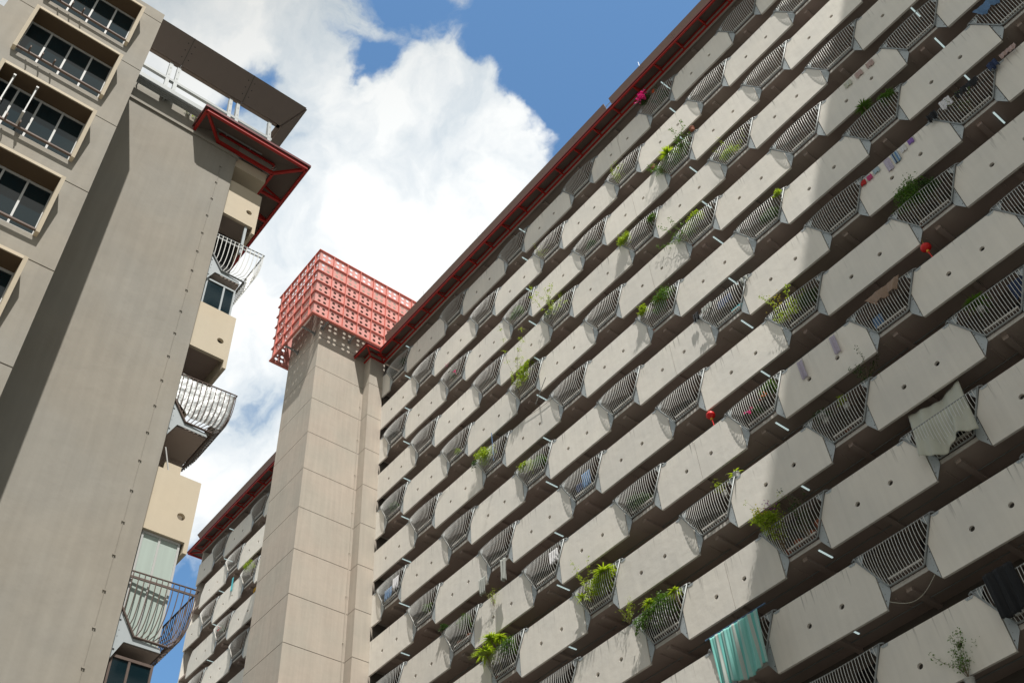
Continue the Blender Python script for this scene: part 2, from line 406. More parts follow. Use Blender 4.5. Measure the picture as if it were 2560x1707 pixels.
if hidden.v:
    o = part(hidden, 'parapet_panels', M['panel'], block); o['kind'] = 'stuff'

# railing, built once about its bay and copied
BO = .28
def railing_meshes():
    fr = MB()
    arm = [(-1.49, -.03, 2.15), (-.70, -.03, .72), (-.62, -.03, .65), (.62, -.03, .65), (.70, -.03, .72), (1.49, -.03, 2.15)]
    fr.tube(arm, .034, 8)
    top = []
    for i in range(15):
        x = -1.49 + 2.98 * i / 14; A = 1 - (abs(x) / 1.49) ** 2
        top.append((x, -.03 - BO * .9 * A, 2.15 - .2 * A))
    fr.tube(top, .02, 6)
    for s in (-1, 1): fr.tube([(s * 1.49, -.03, 2.15), (s * 1.62, .04, 2.13)], .028, 6)
    bars = MB()
    for i in range(25):
        x = -1.28 + 2.56 * i / 24; A = 1 - (abs(x) / 1.49) ** 2
        zt = 2.15 - .2 * A + .02; zl = .65 if abs(x) < .66 else .65 + (abs(x) - .66) * 1.807
        zl += .01
        if zt - zl < .12: continue
        pts = []
        for k in range(8):
            s = 1 - k / 7; g = math.sqrt(max(0, 1 - (1 - s) ** 2.2))
            pts.append((x, -.035 - BO * .9 * A * g * (1 + .25 * math.sin(math.pi * s)), zl + (zt - zl) * s))
        bars.tube(pts, .0105, 4, cap=False)
    gp = []
    for s in (-1, 1):
        q = MB().use(M['plate']); k2 = MB().use(M['plate']); k3 = MB().use(M['plate'])
        q.plate([[(s * .99, .04), (s * .99, 1.20), (s * .70, .70), (s * .70, .50)]], lambda a, b: (a, .02, b), (0, .015, 0))
        k2.plate([[(s * 1.46, 2.06), (s * 1.78, 2.06), (s * 1.72, 1.97), (s * 1.55, 1.97)]], lambda a, b: (a, -.012, b), (0, .009, 0))
        k3.plate([[(s * 1.42, 2.11), (s * 1.12, 2.09), (s * 1.27, 1.80)]], lambda a, b: (a, -.045, b), (0, .006, 0))
        q.use(M['dark'])
        for (hx, hz, hr) in ((.96, 1.0, .022), (.90, .78, .011), (.91, .52, .011), (.96, .30, .022), (1.68, 2.02, .012), (1.6, 2.03, .012)):
            (q if hx < 1.2 else k2.use(M['dark'])).plate([circle(s * hx, hz, hr, 8)], lambda a, b: (a, .018 if hx < 1.2 else -.0135, b), (0, .001, 0))
        gp += [('gusset_plate', q.mesh('gusset_plate')), ('bracket_plate', k2.mesh('bracket_plate')), ('corner_plate', k3.mesh('corner_plate'))]
    kb = MB().use(M['kerb']); kb.box(-.64, .64, .02, .10, .90, .965); kb.box(-.70, .70, .075, .1, .505, .645); kb.use(M['rust_and_shade']); kb.box(-.64, .64, .11, .14, .662, .899)  # dark plate stands in for the shade in the gap below the kerb
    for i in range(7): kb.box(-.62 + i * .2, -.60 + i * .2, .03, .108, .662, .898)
    return fr.mesh('railing', [M['steel']], smooth=True), bars.mesh('bars', [M['steel2']], smooth=True), gp, kb.mesh('kerb')
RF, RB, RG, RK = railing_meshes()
nr = 0
for r in range(0, NR):
    for u in range(-9, 15):
        if (u - r) % 2: continue
        x = xu(u)
        if not (XL + .9 < x < XR - 1 or FL + .6 < x < FR - .9): continue
        vis = any(seen(x + d, 0, zb(r) + h) for d in (-1, 1) for h in (.5, 2)) and not (-22 < x < -7 and u > -5)
        if not vis or nr > 97: continue
        nr += 1; loc = (x, 0, zb(r))
        f = link('railing', RF, block, loc); reg(f, loc)
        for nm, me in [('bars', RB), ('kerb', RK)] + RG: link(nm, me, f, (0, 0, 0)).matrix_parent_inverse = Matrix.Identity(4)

# ceiling lamps
lm = MB().use(M['white']); lm.box(-.045, .045, -.40, .40, -.03, 0); lm.use(M['tube']); lm.box(-.03, .03, -.37, .37, -.055, -.0305)
LM = lm.mesh('ceiling_lamp')
k = 0
for r in range(-1, 12):
    for u in range(-8, 14, 2):
        x = xu(u) + (.36 if u % 4 == 0 else -.32)
        y = .70
        if not (XL + .5 < x < XR or FL < x < FR - .3) or not seen(x, y, zb(r) + .4, 0) or -22 < x < -8 and u > -5: continue
        if k >= 95: continue
        k += 1; loc = (x, y, zb(r) + .498 if r >= 0 else 2.578); reg(link('ceiling_lamp', LM, block, loc), loc)

# roof slab, eave and cladding
def offs(path, i, o):
    """outward offset point of a right-angled outline (outward = right of travel)"""
    p = Vector((*path[i], 0)); n = Vector((0, 0, 0))
    for a, b in ((i - 1, i), (i, i + 1)):
        if a < 0 or b >= len(path): continue
        d = (Vector((*path[b], 0)) - Vector((*path[a], 0))).normalized(); m = Vector((d.y, -d.x, 0)) * SIDE
        if n.dot(m) < .9: n += m
    return p + n * o
SIDE = 1
def eave(path, zi, parent, o=.93, sp=1.745, phase=0, ends=(False, False), twin=False):
    fr = MB(); sh = MB(); tr = MB()
    n = len(path)
    I = [offs(path, i, .04) for i in range(n)]; O = [offs(path, i, o - .08) for i in range(n)]; T = [offs(path, i, o) for i in range(n)]
    up = lambda v, z: Vector((v.x, v.y, z))
    for i in range(n - 1):
        fr.bar(up(I[i], zi), up(I[i + 1], zi), .09, .12); fr.bar(up(O[i], zi), up(O[i + 1], zi), .09, .12)
        fr.bar(up(I[i], zi + .5), up(I[i + 1], zi + .5), .06, .06)
        d = (I[i + 1] - I[i]); ln = d.length; d.normalize(); q = (O[i] - I[i]); m = Vector((d.y, -d.x, 0)) * SIDE
        s = phase if ln > 3 else 99
        while s < ln:
            a = I[i] + d * s; c = a + m * (o - .12)
            fr.bar(up(a, zi), up(c, zi), .07, .11)
            fr.bar(up(a, zi + .45), up(c, zi + .06), .05, .06)
            s += sp
        v = [up(offs(path, i, -.02), zi + .62), up(offs(path, i + 1, -.02), zi + .62), up(T[i + 1], zi + .10), up(T[i], zi + .10)]
        sh.add(v + [p + Vector((0, 0, .05)) for p in v], [(0, 1, 2, 3), (7, 6, 5, 4), (0, 4, 5, 1), (1, 5, 6, 2), (2, 6, 7, 3), (3, 7, 4, 0)])
        tr.bar(up(T[i], zi + .13), up(T[i + 1], zi + .13), .03, .1)
    for i in range(1, n - 1): fr.bar(up(I[i], zi), up(O[i], zi), .08, .11)
    for i, e in ((0, ends[0]), (n - 1, ends[1])):
        if e: fr.bar(up(I[i], zi), up(O[i], zi), .08, .11); tr.bar(up(I[i], zi + .13), up(T[i], zi + .13), .03, .1)
    part(fr, 'eave_frame', M['red'], parent); part(sh, 'eave_sheet', M['sheet'], parent); part(tr, 'eave_trim', M['maroon'], parent)
def cladding(path, zb_, zt, ob, ot, parent, joints=(), gaps=(), name='roof_cladding', th=.06, mt='brown'):
    mb = MB().use(M[mt])
    for i in range(len(path) - 1):
        B0, B1 = offs(path, i, ob), offs(path, i + 1, ob); T0, T1 = offs(path, i, ot), offs(path, i + 1, ot)
        B0.z = B1.z = zb_; T0.z = T1.z = zt
        d = (Vector((*path[i + 1], 0)) - Vector((*path[i], 0))); ln = d.length; d.normalize()
        m = Vector((d.y, -d.x, 0)) * SIDE
        nrm = d.cross((m * (ot - ob) + Vector((0, 0, zt - zb_))).normalized()).normalized() * th
        js = [s for k_, s in joints if k_ == i] + [0, ln]; js = sorted(js)
        P0 = Vector((*path[i], 0))
        def pt(s, bot):
            if s <= 0: return B0 if bot else T0
            if s >= ln: return B1 if bot else T1
            q = P0 + d * s + m * (ob if bot else ot); q.z = zb_ if bot else zt; return q
        for a, c in zip(js, js[1:]):
            if any(k_ == i and abs(a - g0) < .01 for k_, g0, g1 in gaps): continue
            e = .004
            a2, c2 = (a + e if a > 0 else a), (c - e if c < ln else c)
            v = [pt(a2, True), pt(c2, True), pt(c2, False), pt(a2, False)]
            mb.use(M[mt])
            mb.add(v + [p + nrm for p in v], [(0, 1, 2, 3), (7, 6, 5, 4), (0, 4, 5, 1), (1, 5, 6, 2), (2, 6, 7, 3), (3, 7, 4, 0)])
            mb.use(M['seal']); mb.add([pt(c - .012, True) + nrm * 1.2, pt(min(c + .012, ln), True) + nrm * 1.2, pt(min(c + .012, ln), False) + nrm * 1.2, pt(c - .012, False) + nrm * 1.2], [(0, 1, 2, 3)]) if c < ln and not any(k_ == i and (abs(a - g0) < .01 or abs(c - g0) < .01) for k_, g0, g1 in gaps) else None; mb.use(M[mt])
            mb.bar(v[0] - m * .06, v[1] - m * .06, .12, .05)
            mb.use(M['dark'])
            for sgn, s in ((1, a), (-1, c)):
                if s <= 0 or s >= ln: continue
                for h in (.25, .5, .75):
                    q = pt(s + sgn * .12, True).lerp(pt(s + sgn * .12, False), h)
                    for off in (-.002,): mb.add([q - nrm.normalized() * .003 + d * (.022 * math.cos(t)) + (T0 - B0).normalized() * (.022 * math.sin(t)) for t in [k_ * math.pi / 4 for k_ in range(8)]], [tuple(range(8))])
                    mb.add([q + nrm * 1.05 + d * (.022 * math.cos(t)) + (T0 - B0).normalized() * (.022 * math.sin(t)) for t in [k_ * math.pi / 4 for k_ in range(8)]], [tuple(range(8))])
    return part(mb, name, None, parent)
# main stretch: outline travelled towards -X, so outward (-Y) is on the left
SIDE = -1
mainp = [(XR, 0), (XL, 0), (XL, -1.09), (-2.69, -1.09)]
eave(mainp, 2.47, block, phase=XR - 12.55 - 1.745 * 19 + 1.745)
farp = [(FR, 0), (FL, 0), (FL, 12)]
eave(farp, 2.47, block, phase=.9)
js = [(0, XR - x) for x in (40.5, 37.4, 34.3, 31.2, 28.0, 25.4, 22.69, 22.24, 19.4, 16.2, 13.0, 9.8, 6.7, 3.55, .3)]
cladding([(XR, 0), (-1.15, 0)], 3.25, 4.36, .02, .52, block, joints=js, gaps=[(0, XR - 22.69, 0)])
cladding(farp, 3.25, 4.36, .02, .52, block, joints=[(0, s) for s in (3.2, 6.3, 9.4, 12.5, 15.6, 18.7)])
b = MB()
for x0, x1 in ((XL, XR), (FL, FR)):
    b.box(x0, x1, .0, .1, 2.38, 2.58)            # edge beam
    b.box(x0, x1, .012, .1, 2.581, 3.4)
    b.box(x0, x1, .105, 12.1, 2.75, 3.05)
b.box(FR + .01, XL - .01, 4, 12.1, 2.75, 3.05)
part(b, 'roof_slab', M['roof'], block)
b = MB()
b.tube([(22.75, -.38, 4.1), (22.2, -.38, 4.1)], .02); b.tube([(22.75, -.1, 3.5), (22.2, -.1, 3.5)], .02)
for x, h in ((25.4, .5), (9.8, .55), (3.6, .5), (.3, .45), (-.4, .35)): b.tube([(x, -.5, 4.3), (x, -.52, 4.3 + h)], .012, 4)
part(b, 'roof_rail', M['steel'], block)

# ------------------------------------------------------------------ lift tower
tower = thing('lift_tower', 'tall beige lift tower with horizontal joints and a coral perforated screen round its head', 'tower', (-4.8, -3, GZ))
b = MB()
zs = [10.85] + [-.1 - 3 * i for i in range(-3, 18)]
J = .019
for i, zt in enumerate(zs):
    z1 = zt - J; z0 = zt - 3 + J
    if i == 0: z0 = 8.9 + J
    if i == len(zs) - 1: z0 = GZ
    b.box(-6.86, -2.69, -4.89, 3.95, z0, z1)
    if zt < 1: b.box(-2.687, -1.93, -1.09, -.002, z0, z1)
b.box(-2.687, -1.93, -1.09, -.002, -.1 + J, 3.2)
b.use(M['tower']); b.m = [0] * len(b.f)
b.use(M['seal']); b.box(-6.84, -2.71, -4.87, 3.9, GZ, 10.8); b.box(-2.7, -1.95, -1.07, -.03, GZ, 3.1)
b.use(M['tower'])
part(b, 'wall', None, tower)
b = MB(); b.tube([(-2.65, -1.25, -1.2), (-2.65, -1.25, GZ)], .028, 6)
for i in range(16): b.box(-2.69, -2.62, -1.30, -1.20, -2 - 3 * i, -1.95 - 3 * i)
part(b, 'downpipe', M['tower'], tower)
# coral screen
BX0, BX1, BY0, BY1, BZ0, BZ1 = -7.54, -1.88, -6.0, 4.6, 3.9, 10.95
CH = (BZ1 - BZ0) / 6
fr = MB(); C1 = 1.175
xs_ = [BX1, -2.4, -3.56, -4.74, -5.89, -7.05, BX0]
ys_ = [BY0 + C1 * i for i in range(10)]
ys_[-1] = BY1
def perf(cells, to3, t3):
    m = MB()
    for a, c in cells:
        for j in range(6):
            z0 = BZ0 + CH * j; hs = []
            wd = c - a
            cols = (.31, .69) if wd > 1 else (.5,)
            for fx in cols:
                for fz in (.32, .70): hs.append(circle(a + wd * fx, z0 + CH * fz, .128 if wd > .9 else .11, 14))
            m.plate([[(a, z0), (c, z0), (c, z0 + CH), (a, z0 + CH)]] + hs, to3, t3)
    return m
scr = None
fl = .11
for z in [BZ0 + CH * j for j in range(7)]:
    t = .05 if 0 < (z - BZ0) < 7 else .06
    fr.box(BX0 - fl, BX1 + fl, BY0 - fl, BY0 - .001, z - t / 2, z + t / 2); fr.box(BX0 - fl, BX1 + fl, BY1 + .001, BY1 + fl, z - t / 2, z + t / 2)
    fr.box(BX1 + .001, BX1 + fl, BY0 + .002, BY1, z - t / 2, z + t / 2); fr.box(BX0 - fl, BX0 - .001, BY0 + .002, BY1, z - t / 2, z + t / 2)
fr.box(BX0 - fl, BX1 + fl, BY0 - fl - .002, BY0 + .06, BZ0 - .10, BZ0 - .027); fr.box(BX1 - .06, BX1 + fl + .002, BY0 + .062, BY1, BZ0 - .10, BZ0 - .027)
fr.box(BX0 - fl - .002, BX0 + .06, BY0 + .062, BY1, BZ0 - .10, BZ0 - .027); fr.box(BX0 + .062, BX1 - .062, BY1 - .06, BY1 + .1, BZ0 - .10, BZ0 - .027)
for x in xs_[1:-1]:
    for y0, y1 in ((BY0 - fl - .003, BY0 - .002), (BY1 + .002, BY1 + fl + .003)): fr.box(x - .024, x + .024, y0, y1, BZ0 + .031, BZ1 - .031)
for y in ys_[1:-1]:
    for x0, x1 in ((BX1 + .002, BX1 + fl + .003), (BX0 - fl - .003, BX0 - .002)): fr.box(x0, x1, y - .024, y + .024, BZ0 + .031, BZ1 - .031)
screen = part(fr, 'rooftop_screen', M['coral'], tower)
cx_ = list(zip(sorted(xs_), sorted(xs_)[1:])); cy_ = list(zip(ys_, ys_[1:]))
part(perf(cx_, lambda a, z: (a, BY0, z), (0, .012, 0)), 'perforated_plate', M['coral2'], screen)
part(perf(cx_, lambda a, z: (a, BY1 - .012, z), (0, .012, 0)), 'perforated_plate', M['coral2'], screen)
part(perf(cy_, lambda a, z: (BX1 - .012, a, z), (.012, 0, 0)), 'perforated_plate', M['coral2'], screen)
part(perf(cy_, lambda a, z: (BX0, a, z), (.012, 0, 0)), 'perforated_plate', M['coral2'], screen)
for x in (-3.35, -5.62):
    q = MB(); q.bar((x, -4.9, 3.73), (x, BY0 + .02, 3.80), .12, .10); q.box(x - .12, x + .12, -4.93, -4.892, 3.55, 3.92); q.bar((x, -4.93, 3.5), (x, -5.3, 3.75), .03, .03)
    part(q, 'bracket', M['steel'], screen)
for y in (-4.72, -2.5, -.3):
    q = MB(); q.bar((-2.68, y, 3.82), (BX1 - .02, y, 3.84), .12, .10); q.box(-2.688, -2.65, y - .12, y + .12, 3.62, 4.0); q.bar((-2.66, y, 3.6), (-2.3, y, 3.8), .03, .03)
    part(q, 'bracket', M['steel'], screen)

# ------------------------------------------------------------------ nearer block on the left
near = thing('apartment_block', 'nearer beige block on the left with blank end wall and boxed windows', 'apartment building', (18, -25, GZ))
GX = 22.4
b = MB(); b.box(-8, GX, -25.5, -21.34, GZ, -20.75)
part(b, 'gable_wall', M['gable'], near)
b = MB(); b.box(-8, GX + .06, -25.32, -21.30, -21.82, -21.70); b.box(-8, GX + .03, -25.32, -21.32, -20.745, -20.70)
part(b, 'coping', M['gable'], near)
b = MB()
b.tube([(GX + .012, -21.78, -22.6), (GX + .012, -21.79, GZ)], .008, 5)
for i in range(34): z = -22.7 - i * .88; b.box(GX + .003, GX + .03, -21.82, -21.75, z, z + .03)
part(b, 'lightning_cable', M['gable'], near)
# projecting wing with boxed windows
WX = 24.87; WY = -25.33; WYL = -28.95; WT = -20.62
oy0, oy1 = -28.22, -26.02
b = MB()
def wbox(*a): b.box(*a)
tops = [-24.70 + 3 * k for k in (1, 0, -1, -2, -3, -4, -5, -6)]
OH = 1.72
jz = [-21.19 - 3 * i for i in range(10)]
b.box(GX - 6, WX - .9, WYL, WY, GZ, WT)
# piers left and right of the openings, split at the floor joints
prev = WT
for z in jz + [GZ]:
    top = prev; bot = z
    for y0, y1 in ((WYL, oy0), (oy1, WY)): b.box(WX - .9, WX, y0, y1, bot + .018, top - .018 if top != WT else top)
    prev = z
# spandrels between openings
lastz = WT
for t in tops:
    b.box(WX - .9, WX - .001, oy0, oy1, t, lastz); lastz = t - OH
b.box(WX - .9, WX - .001, oy0, oy1, GZ, lastz)
b.use(M['gable']); b.m = [0] * len(b.f); b.use(M['seal']); b.box(WX - .8, WX - .02, WYL + .02, WY - .02, GZ, WT - .1) if False else None
part(b, 'wing_wall', None, near)
for t in tops[:6]:
    f = MB().use(M['cream']); z1, z0 = t + .10, t - OH - .02
    p1, p0 = .42, .16                      # boxed surround, deeper at the head
    th = .09
    def side(ya, yb):
        v = [(WX, ya, z0), (WX + p0, ya, z0), (WX + p1, ya, z1), (WX, ya, z1), (WX, yb, z0), (WX + p0, yb, z0), (WX + p1, yb, z1), (WX, yb, z1)]
        f.add(v, [(0, 1, 2, 3), (7, 6, 5, 4), (0, 4, 5, 1), (1, 5, 6, 2), (2, 6, 7, 3), (3, 7, 4, 0)])
    side(oy0 - th, oy0); side(oy1, oy1 + th)
    f.box(WX - .3, WX + p1 - .003, oy0 + .001, oy1 - .001, t + .003, z1 - .002)
    win = part(f, 'window_surround', None, near)
    s = MB().use(M['brownpaint'])
    s.box(WX - .3, WX + p1 - .03, oy0 + .002, oy1 - .002, t - .02, t + .002)
    part(s, 'soffit_board', None, win); s = MB()
    s.use(M['rust_and_shade']); s.bar((WX + .14, oy0, z0 + .04), (WX + .14, oy1, z0 + .04), .06, .05)
    for yy in (-27.93, -27.62, -27.31):
        s.tube([(WX + .1, yy, z0 + .06), (WX + .3, yy, z0 + .12)], .022, 6)
        s.tube([(WX + .3, yy, z0 + .12), (WX + .31, yy + .01, z0 + .02)], .018, 6)
    part(s, 'drying_rail', None, win)
    q = MB().use(M['white']); gx = WX - .09
    n = 4; wd = (oy1 - oy0) / n
    for i in range(n + 1):
        y = oy0 + wd * i; e = .024 if 0 < i < n else .02
        q.box(gx, gx + .05, max(y - e, oy0 + .001), min(y + e, oy1 - .001), z0 + .03, t - .021)
    q.box(gx + .001, gx + .045, oy0 + .02, oy1 - .02, z0 + .021, z0 + .08); q.box(gx + .001, gx + .045, oy0 + .02, oy1 - .02, t - .08, t - .022)
    part(q, 'frame', None, win)
    q = MB().use(M['glass']); q.box(gx + .012, gx + .02, oy0 + .02, oy1 - .02, z0 + .05, t - .05)
    q.use(M['void']); q.box(gx - .4, gx - .35, oy0 + .01, oy1 - .01, z0 + .03, t - .03)
    part(q, 'pane', None, win)
    if t == tops[2]:
        q = MB().use(M['white'])
        for yy in (-27.35, -27.9): q.box(gx + .08, gx + .46, yy - .015, yy + .015, z0 + .35, t - .25); q.box(gx + .08, gx + .5, yy - .03, yy + .03, t - .28, t - .22); q.box(gx + .08, gx + .5, yy - .03, yy + .03, z0 + .3, z0 + .36)
        part(q, 'open_casement', None, win)
# corner galleries on the right of the end wall
CYF = -20.2; CXF = 22.3; CYI = -21.335
for r in range(7, 15):
    z = zb(r)
    b = MB(); b.box(-8, CXF - .1, CYI + .002, CYF - .1, z + .5, z + .66)
    b.box(17.4, 17.6, CYI, CYF - .12, z + .36, z + .499); b.box(20.9, 21.05, CYI, CYF - .12, z + .36, z + .499)
    part(b, 'floor_slab', M['soffit'], near)
    if r % 2 == 0:      # parapet corner
        q = MB().use(M['cream'])
        q.plate([[(CYI, z + .27), (CYF, z + .27 if False else z), (CYF, z + 2.05), (CYI, z + 2.05)] if False else [(CYI, z + .28), (CYF - .1, z + .28), (CYF - .1, z), (CYF, z), (CYF, z + 2.05), (CYI, z + 2.05)], circle(-20.51, z + .92, HR, 18)],
                lambda a, c: (CXF, a, c), (-.1, 0, 0))
        q.plate([[(CXF - .1, z), (17.35, z), (17.35, z + 1.26), (17.82, z + 2.05), (CXF - .1, z + 2.05)]], lambda a, c: (a, CYF, c), (0, -.1, 0))
        q.plate([[(15.3, z), (9.3, z), (9.3, z + 1.26), (9.8, z + 2.05), (14.8, z + 2.05), (15.3, z + 1.26)]], lambda a, c: (a, CYF, c), (0, -.1, 0)) if False else None
        part(q, 'parapet_panel', None, near)
    else:
        q = MB().use(M['cream'])
        q.plate([[(20.0, z), (13.9, z), (13.9, z + 1.26), (14.4, z + 2.05), (19.5, z + 2.05), (20.0, z + 1.26)]], lambda a, c: (a, CYF, c), (0, -.1, 0))
        part(q, 'parapet_panel', None, near)
        # wrap-round railing
        fr = MB()
        A0 = [(CXF, CYI + .01, z + 1.25), (CXF, -20.93, z + .66), (CXF, -20.22, z + .66), (CXF - .02, CYF - .0, z + .66), (20.75, CYF, z + .66), (20.2, CYF, z + 1.25)]
        fr.tube(A0, .03, 8)
        top = []
        path = []
        for i in range(9): path.append((CXF + .02 + .10 * i / 8, CYI + .01 + (1.135 + .4) * (i / 8)))
        for i in range(1, 15): path.append((CXF + .12 - 3.0 * i / 14, CYF + .4 * (1 - max(0, (i - 8) / 6.) ** 2)))
        top = [(x, y, z + 2.12) for x, y in path]
        fr.tube(top, .02, 6)
        mid = [(CXF + .05, CYI + .02, z + 1.95)]
        fr.bar((CXF + .02, CYI + .02, z + 1.98), (CXF + .1, CYF + .36, z + 1.98), .03, .05) if r != 11 else None
        rl = part(fr, 'railing', M['rust_and_shade'] if r >= 11 else M['steel'], near)
        bars = MB()
        def surf(a, s):     # a along the path 0..1 face +X, 1..3 face +Y ; s height
            if a <= 1:
                xt, yt = CXF + .02 + .10 * a, CYI + .01 + 1.535 * a; yb = CYI + .03 + 1.09 * a
                zl = z + .66 if yb > -20.93 else z + .66 + (-20.93 - yb) * 1.43
                g = math.sqrt(max(0, 1 - (1 - s) ** 2.3))
                xb = CXF
                return (xb + (xt - xb + .02) * g, yb + (yt - yb) * g, zl + (z + 2.12 - zl) * s)
            t = (a - 1) / 2; xt = CXF + .12 - 3.0 * t; A = 1 - max(0, (t - .57) / .43) ** 2
            xb = min(CXF, CXF - .02 - 1.6 * t); g = math.sqrt(max(0, 1 - (1 - s) ** 2.3))
            return (xb + (xt - xb) * g, CYF + .02 + .38 * A * g, z + .66 + 1.46 * s)
        nb = 12
        for i in range(nb):
            a = (i + .5) / nb
            bars.tube([surf(a, s_) for s_ in [k_ / 8 for k_ in range(9)]], .012, 5, cap=False)
        for i in range(26):
            a = 1 + 2 * (i + .2) / 26
            bars.tube([surf(a, s_) for s_ in [k_ / 8 for k_ in range(9)]], .012, 5, cap=False)
        part(bars, 'bars', M['rust_and_shade'] if r >= 11 else M['steel2'], rl)
        gq = MB().use(M['plate'])
        gq.plate([[(CYI + .005, z + .0), (CYI + .005, z + 1.2), (-20.95, z + .66), (-20.35, z + .60), (-20.3, z + .5), (-21.1, z + .5)]], lambda a, c: (CXF - .04, a, c), (.02, 0, 0))
        gq.use(M['dark'])
        for yy, zz, rr in ((-21.27, z + .95, .022), (-21.25, z + .72, .01), (-21.26, z + .58, .01), (-21.27, z + .28, .024)): gq.plate([circle(yy, zz, rr, 8)], lambda a, c: (CXF - .019, a, c), (.002, 0, 0))
        part(gq, 'gusset_plate', None, rl)
        if r == 11:
            fo = MB(); rf = random.Random(3)
            def ff(a, s):
                x, y, zz = surf(a * 2.6, .12 + .84 * s); k_ = .010
                c = Vector((21.5, -21.0, 0)); d = Vector((x, y, 0)) - c; d.normalize()
                return (x - d.x * .03 + rf.uniform(-k_, k_), y - d.y * .03 + rf.uniform(-k_, k_), zz + rf.uniform(-.01, .01))
            fo.grid(ff, 44, 16)
            fo2 = thing('foil_sheet', 'crumpled silver foil sheet lining the lower-middle corner balcony railing', 'foil sheet', (22, -20.6, z + .7))
            part(fo, 'sheet', M['foil'], fo2, smooth=True)
            fo = MB(); fo.grid(lambda a, s: (CXF - .05 - .02 * s, -21.25 + .62 * a, z + 1.95 + (.32 - .30 * a) * s + .03 * math.sin(7 * a)), 12, 6)
            tag(fo.build('tarpaulin', M['greycloth']), 'grey tarpaulin flap tied above the foil-lined corner railing', 'tarpaulin')
# windows fitted in the corner openings
def corner_window(z0, z1, frame, pane, split=.5, depth=.10, y0=-21.27, y1=-20.36):
    q = MB().use(frame); x = CXF - depth
    for y in (y0, y1 - .05): q.box(x - .03, x + .03, y, y + .05, z0, z1)
    q.box(x - .031, x + .031, y0 + .05, y1 - .05, z1 - .06, z1); q.box(x - .031, x + .031, y0 + .05, y1 - .05, z0, z0 + .05)
    ym = y0 + (y1 - y0) * split; q.box(x - .025, x + .025, ym - .025, ym + .025, z0 + .05, z1 - .06)
    q.box(x - 2.2, x - .032, y1 - .03, y1 + .02, z0, z1)
    o = part(q, 'window_frame', None, near)
    g_ = MB().use(pane); g_.box(x - .008, x + .004, y0 + .05, y1 - .05, z0 + .05, z1 - .06)
    part(g_, 'pane', None, o)
corner_window(zb(10) + 2.06, zb(9) + .2, M['plate'], M['glass'], .62)
corner_window(zb(14) + 3.55, zb(12) + .27, M['white'], M['curtain'], .47)
corner_window(zb(14) + 2.06, zb(13) + .22, M['rust_and_shade'], M['glass'], .45)
q = MB().use(M['void']); q.box(CXF - .8, CXF - .75, CYI + .01, -20.42, zb(9) + 1.3, zb(8) + .28)
q.use(M['plate']); q.box(CXF - .12, CXF - .06, -20.52, -20.44, zb(9) + 1.9, zb(8) + .25)
part(q, 'gallery_window', None, near)
q = MB(); q.box(CXF - .9, CXF - .4, -21.05, -20.62, zb(12) + 2.3, zb(12) + 2.62); tag(q.build('storage_box', M['cream']), 'pale box standing behind the cream parapet below the foil-lined railing', 'box')
q = MB(); q.tube([(CXF - .15, -21.2, zb(11) - .2), (CXF - .12, -21.0, zb(12) + 2.1)], .018, 6); tag(q.build('pole', M['white']), 'thin white pole leaning beside the end wall below the foil-lined railing', 'pole')
# roof beam, eave and tilted cladding
b = MB(); b.box(-8, CXF, CYI, CYF, -22.05, -21.56)
part(b, 'roof_beam', M['cream'], near)
b = MB(); b.box(-8, GX - .3, -25.3, CYF - .3, -21.3, -21.1); b.box(-8, GX - .01, CYI + .003, -20.11, -21.34, -20.75); part(b, 'roof_slab', M['roof'], near)
SIDE = 1
nearp = [(20.9, -22.04), (GX, -22.04), (GX, -20.10), (-8, -20.10)]
eave(nearp, -21.52, near, o=.94, phase=.85, sp=1.0)
SIDE = 1
cl = [(GX - .06, -25.6), (GX - .06, -20.14), (-8, -20.14)]
cladding(cl, -18.42, -17.41, .02, .62, near, joints=[(0, 1.66), (0, 3.96), (1, 3), (1, 6), (1, 9)], mt='brown_shaded')
st = MB()
for y in (-24.24, -23.96, -22.02, -21.74, -20.5):
    st.bar((22.70, y, -20.9), (22.30, y, -18.56), .12, .12); st.bar((22.45, y, -20.75), (22.2, y, -18.6), .05, .05)
    st.bar((22.70, y, -20.6), (22.42, y, -20.2), .03, .03); st.bar((22.42, y, -20.2), (22.55, y, -19.6), .03, .03); st.bar((22.35, y, -19.5), (22.45, y, -19.0), .03, .03)
for y in (-24.1, -21.88):
    st.box(22.47, 22.72, y - .16, y + .16, -20.9, -20.62)
st.bar((22.55, -25.3, -19.92), (22.55, -20.4, -19.92), .10, .12)
part(st, 'roof_truss', M['whitesteel'], near)
st = MB(); st.bar((22.66, -25.3, -20.97), (22.66, -20.6, -20.97), .30, .05); st.bar((22.80, -25.3, -20.88), (22.80, -20.6, -20.88), .03, .20)
for i in range(4): st.bar((22.56 + i * .07, -25.3, -21.01), (22.56 + i * .07, -20.6, -21.01), .02, .03)
for y in (-25.0, -24.1, -23.2, -22.3, -21.88, -21.0): st.bar((22.39, y, -20.98), (22.54, y, -20.98), .04, .04)
part(st, 'roof_gutter', M['whitesteel'], near)
rn = random.Random(31)
# far left: next bay of the same block, set back beyond the wing
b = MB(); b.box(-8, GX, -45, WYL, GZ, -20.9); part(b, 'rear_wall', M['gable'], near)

# ------------------------------------------------------------------ neighbouring wing, closing the courtyard on the sun side
wing = thing('apartment_block', 'tall pale tower rising behind the viewer', 'apartment building', (71, -8, GZ))
b = MB(); b.box(60, 82, -20, 4, GZ, 37.2)
part(b, 'wall', M['panel'], wing)
b = MB(); b.box(59.9, 82.1, -20.1, 4.1, 37.2, 37.5); part(b, 'roof', M['brown'], wing)
for k in range(29):
    b = MB().use(M['glass'])
    for y in (-17, -13, -9, -5, -1): b.box(59.97, 59.998, y, y + 2.2, GZ + 2 + 3 * k, GZ + 3.3 + 3 * k)
    part(b, 'window_band', None, wing)

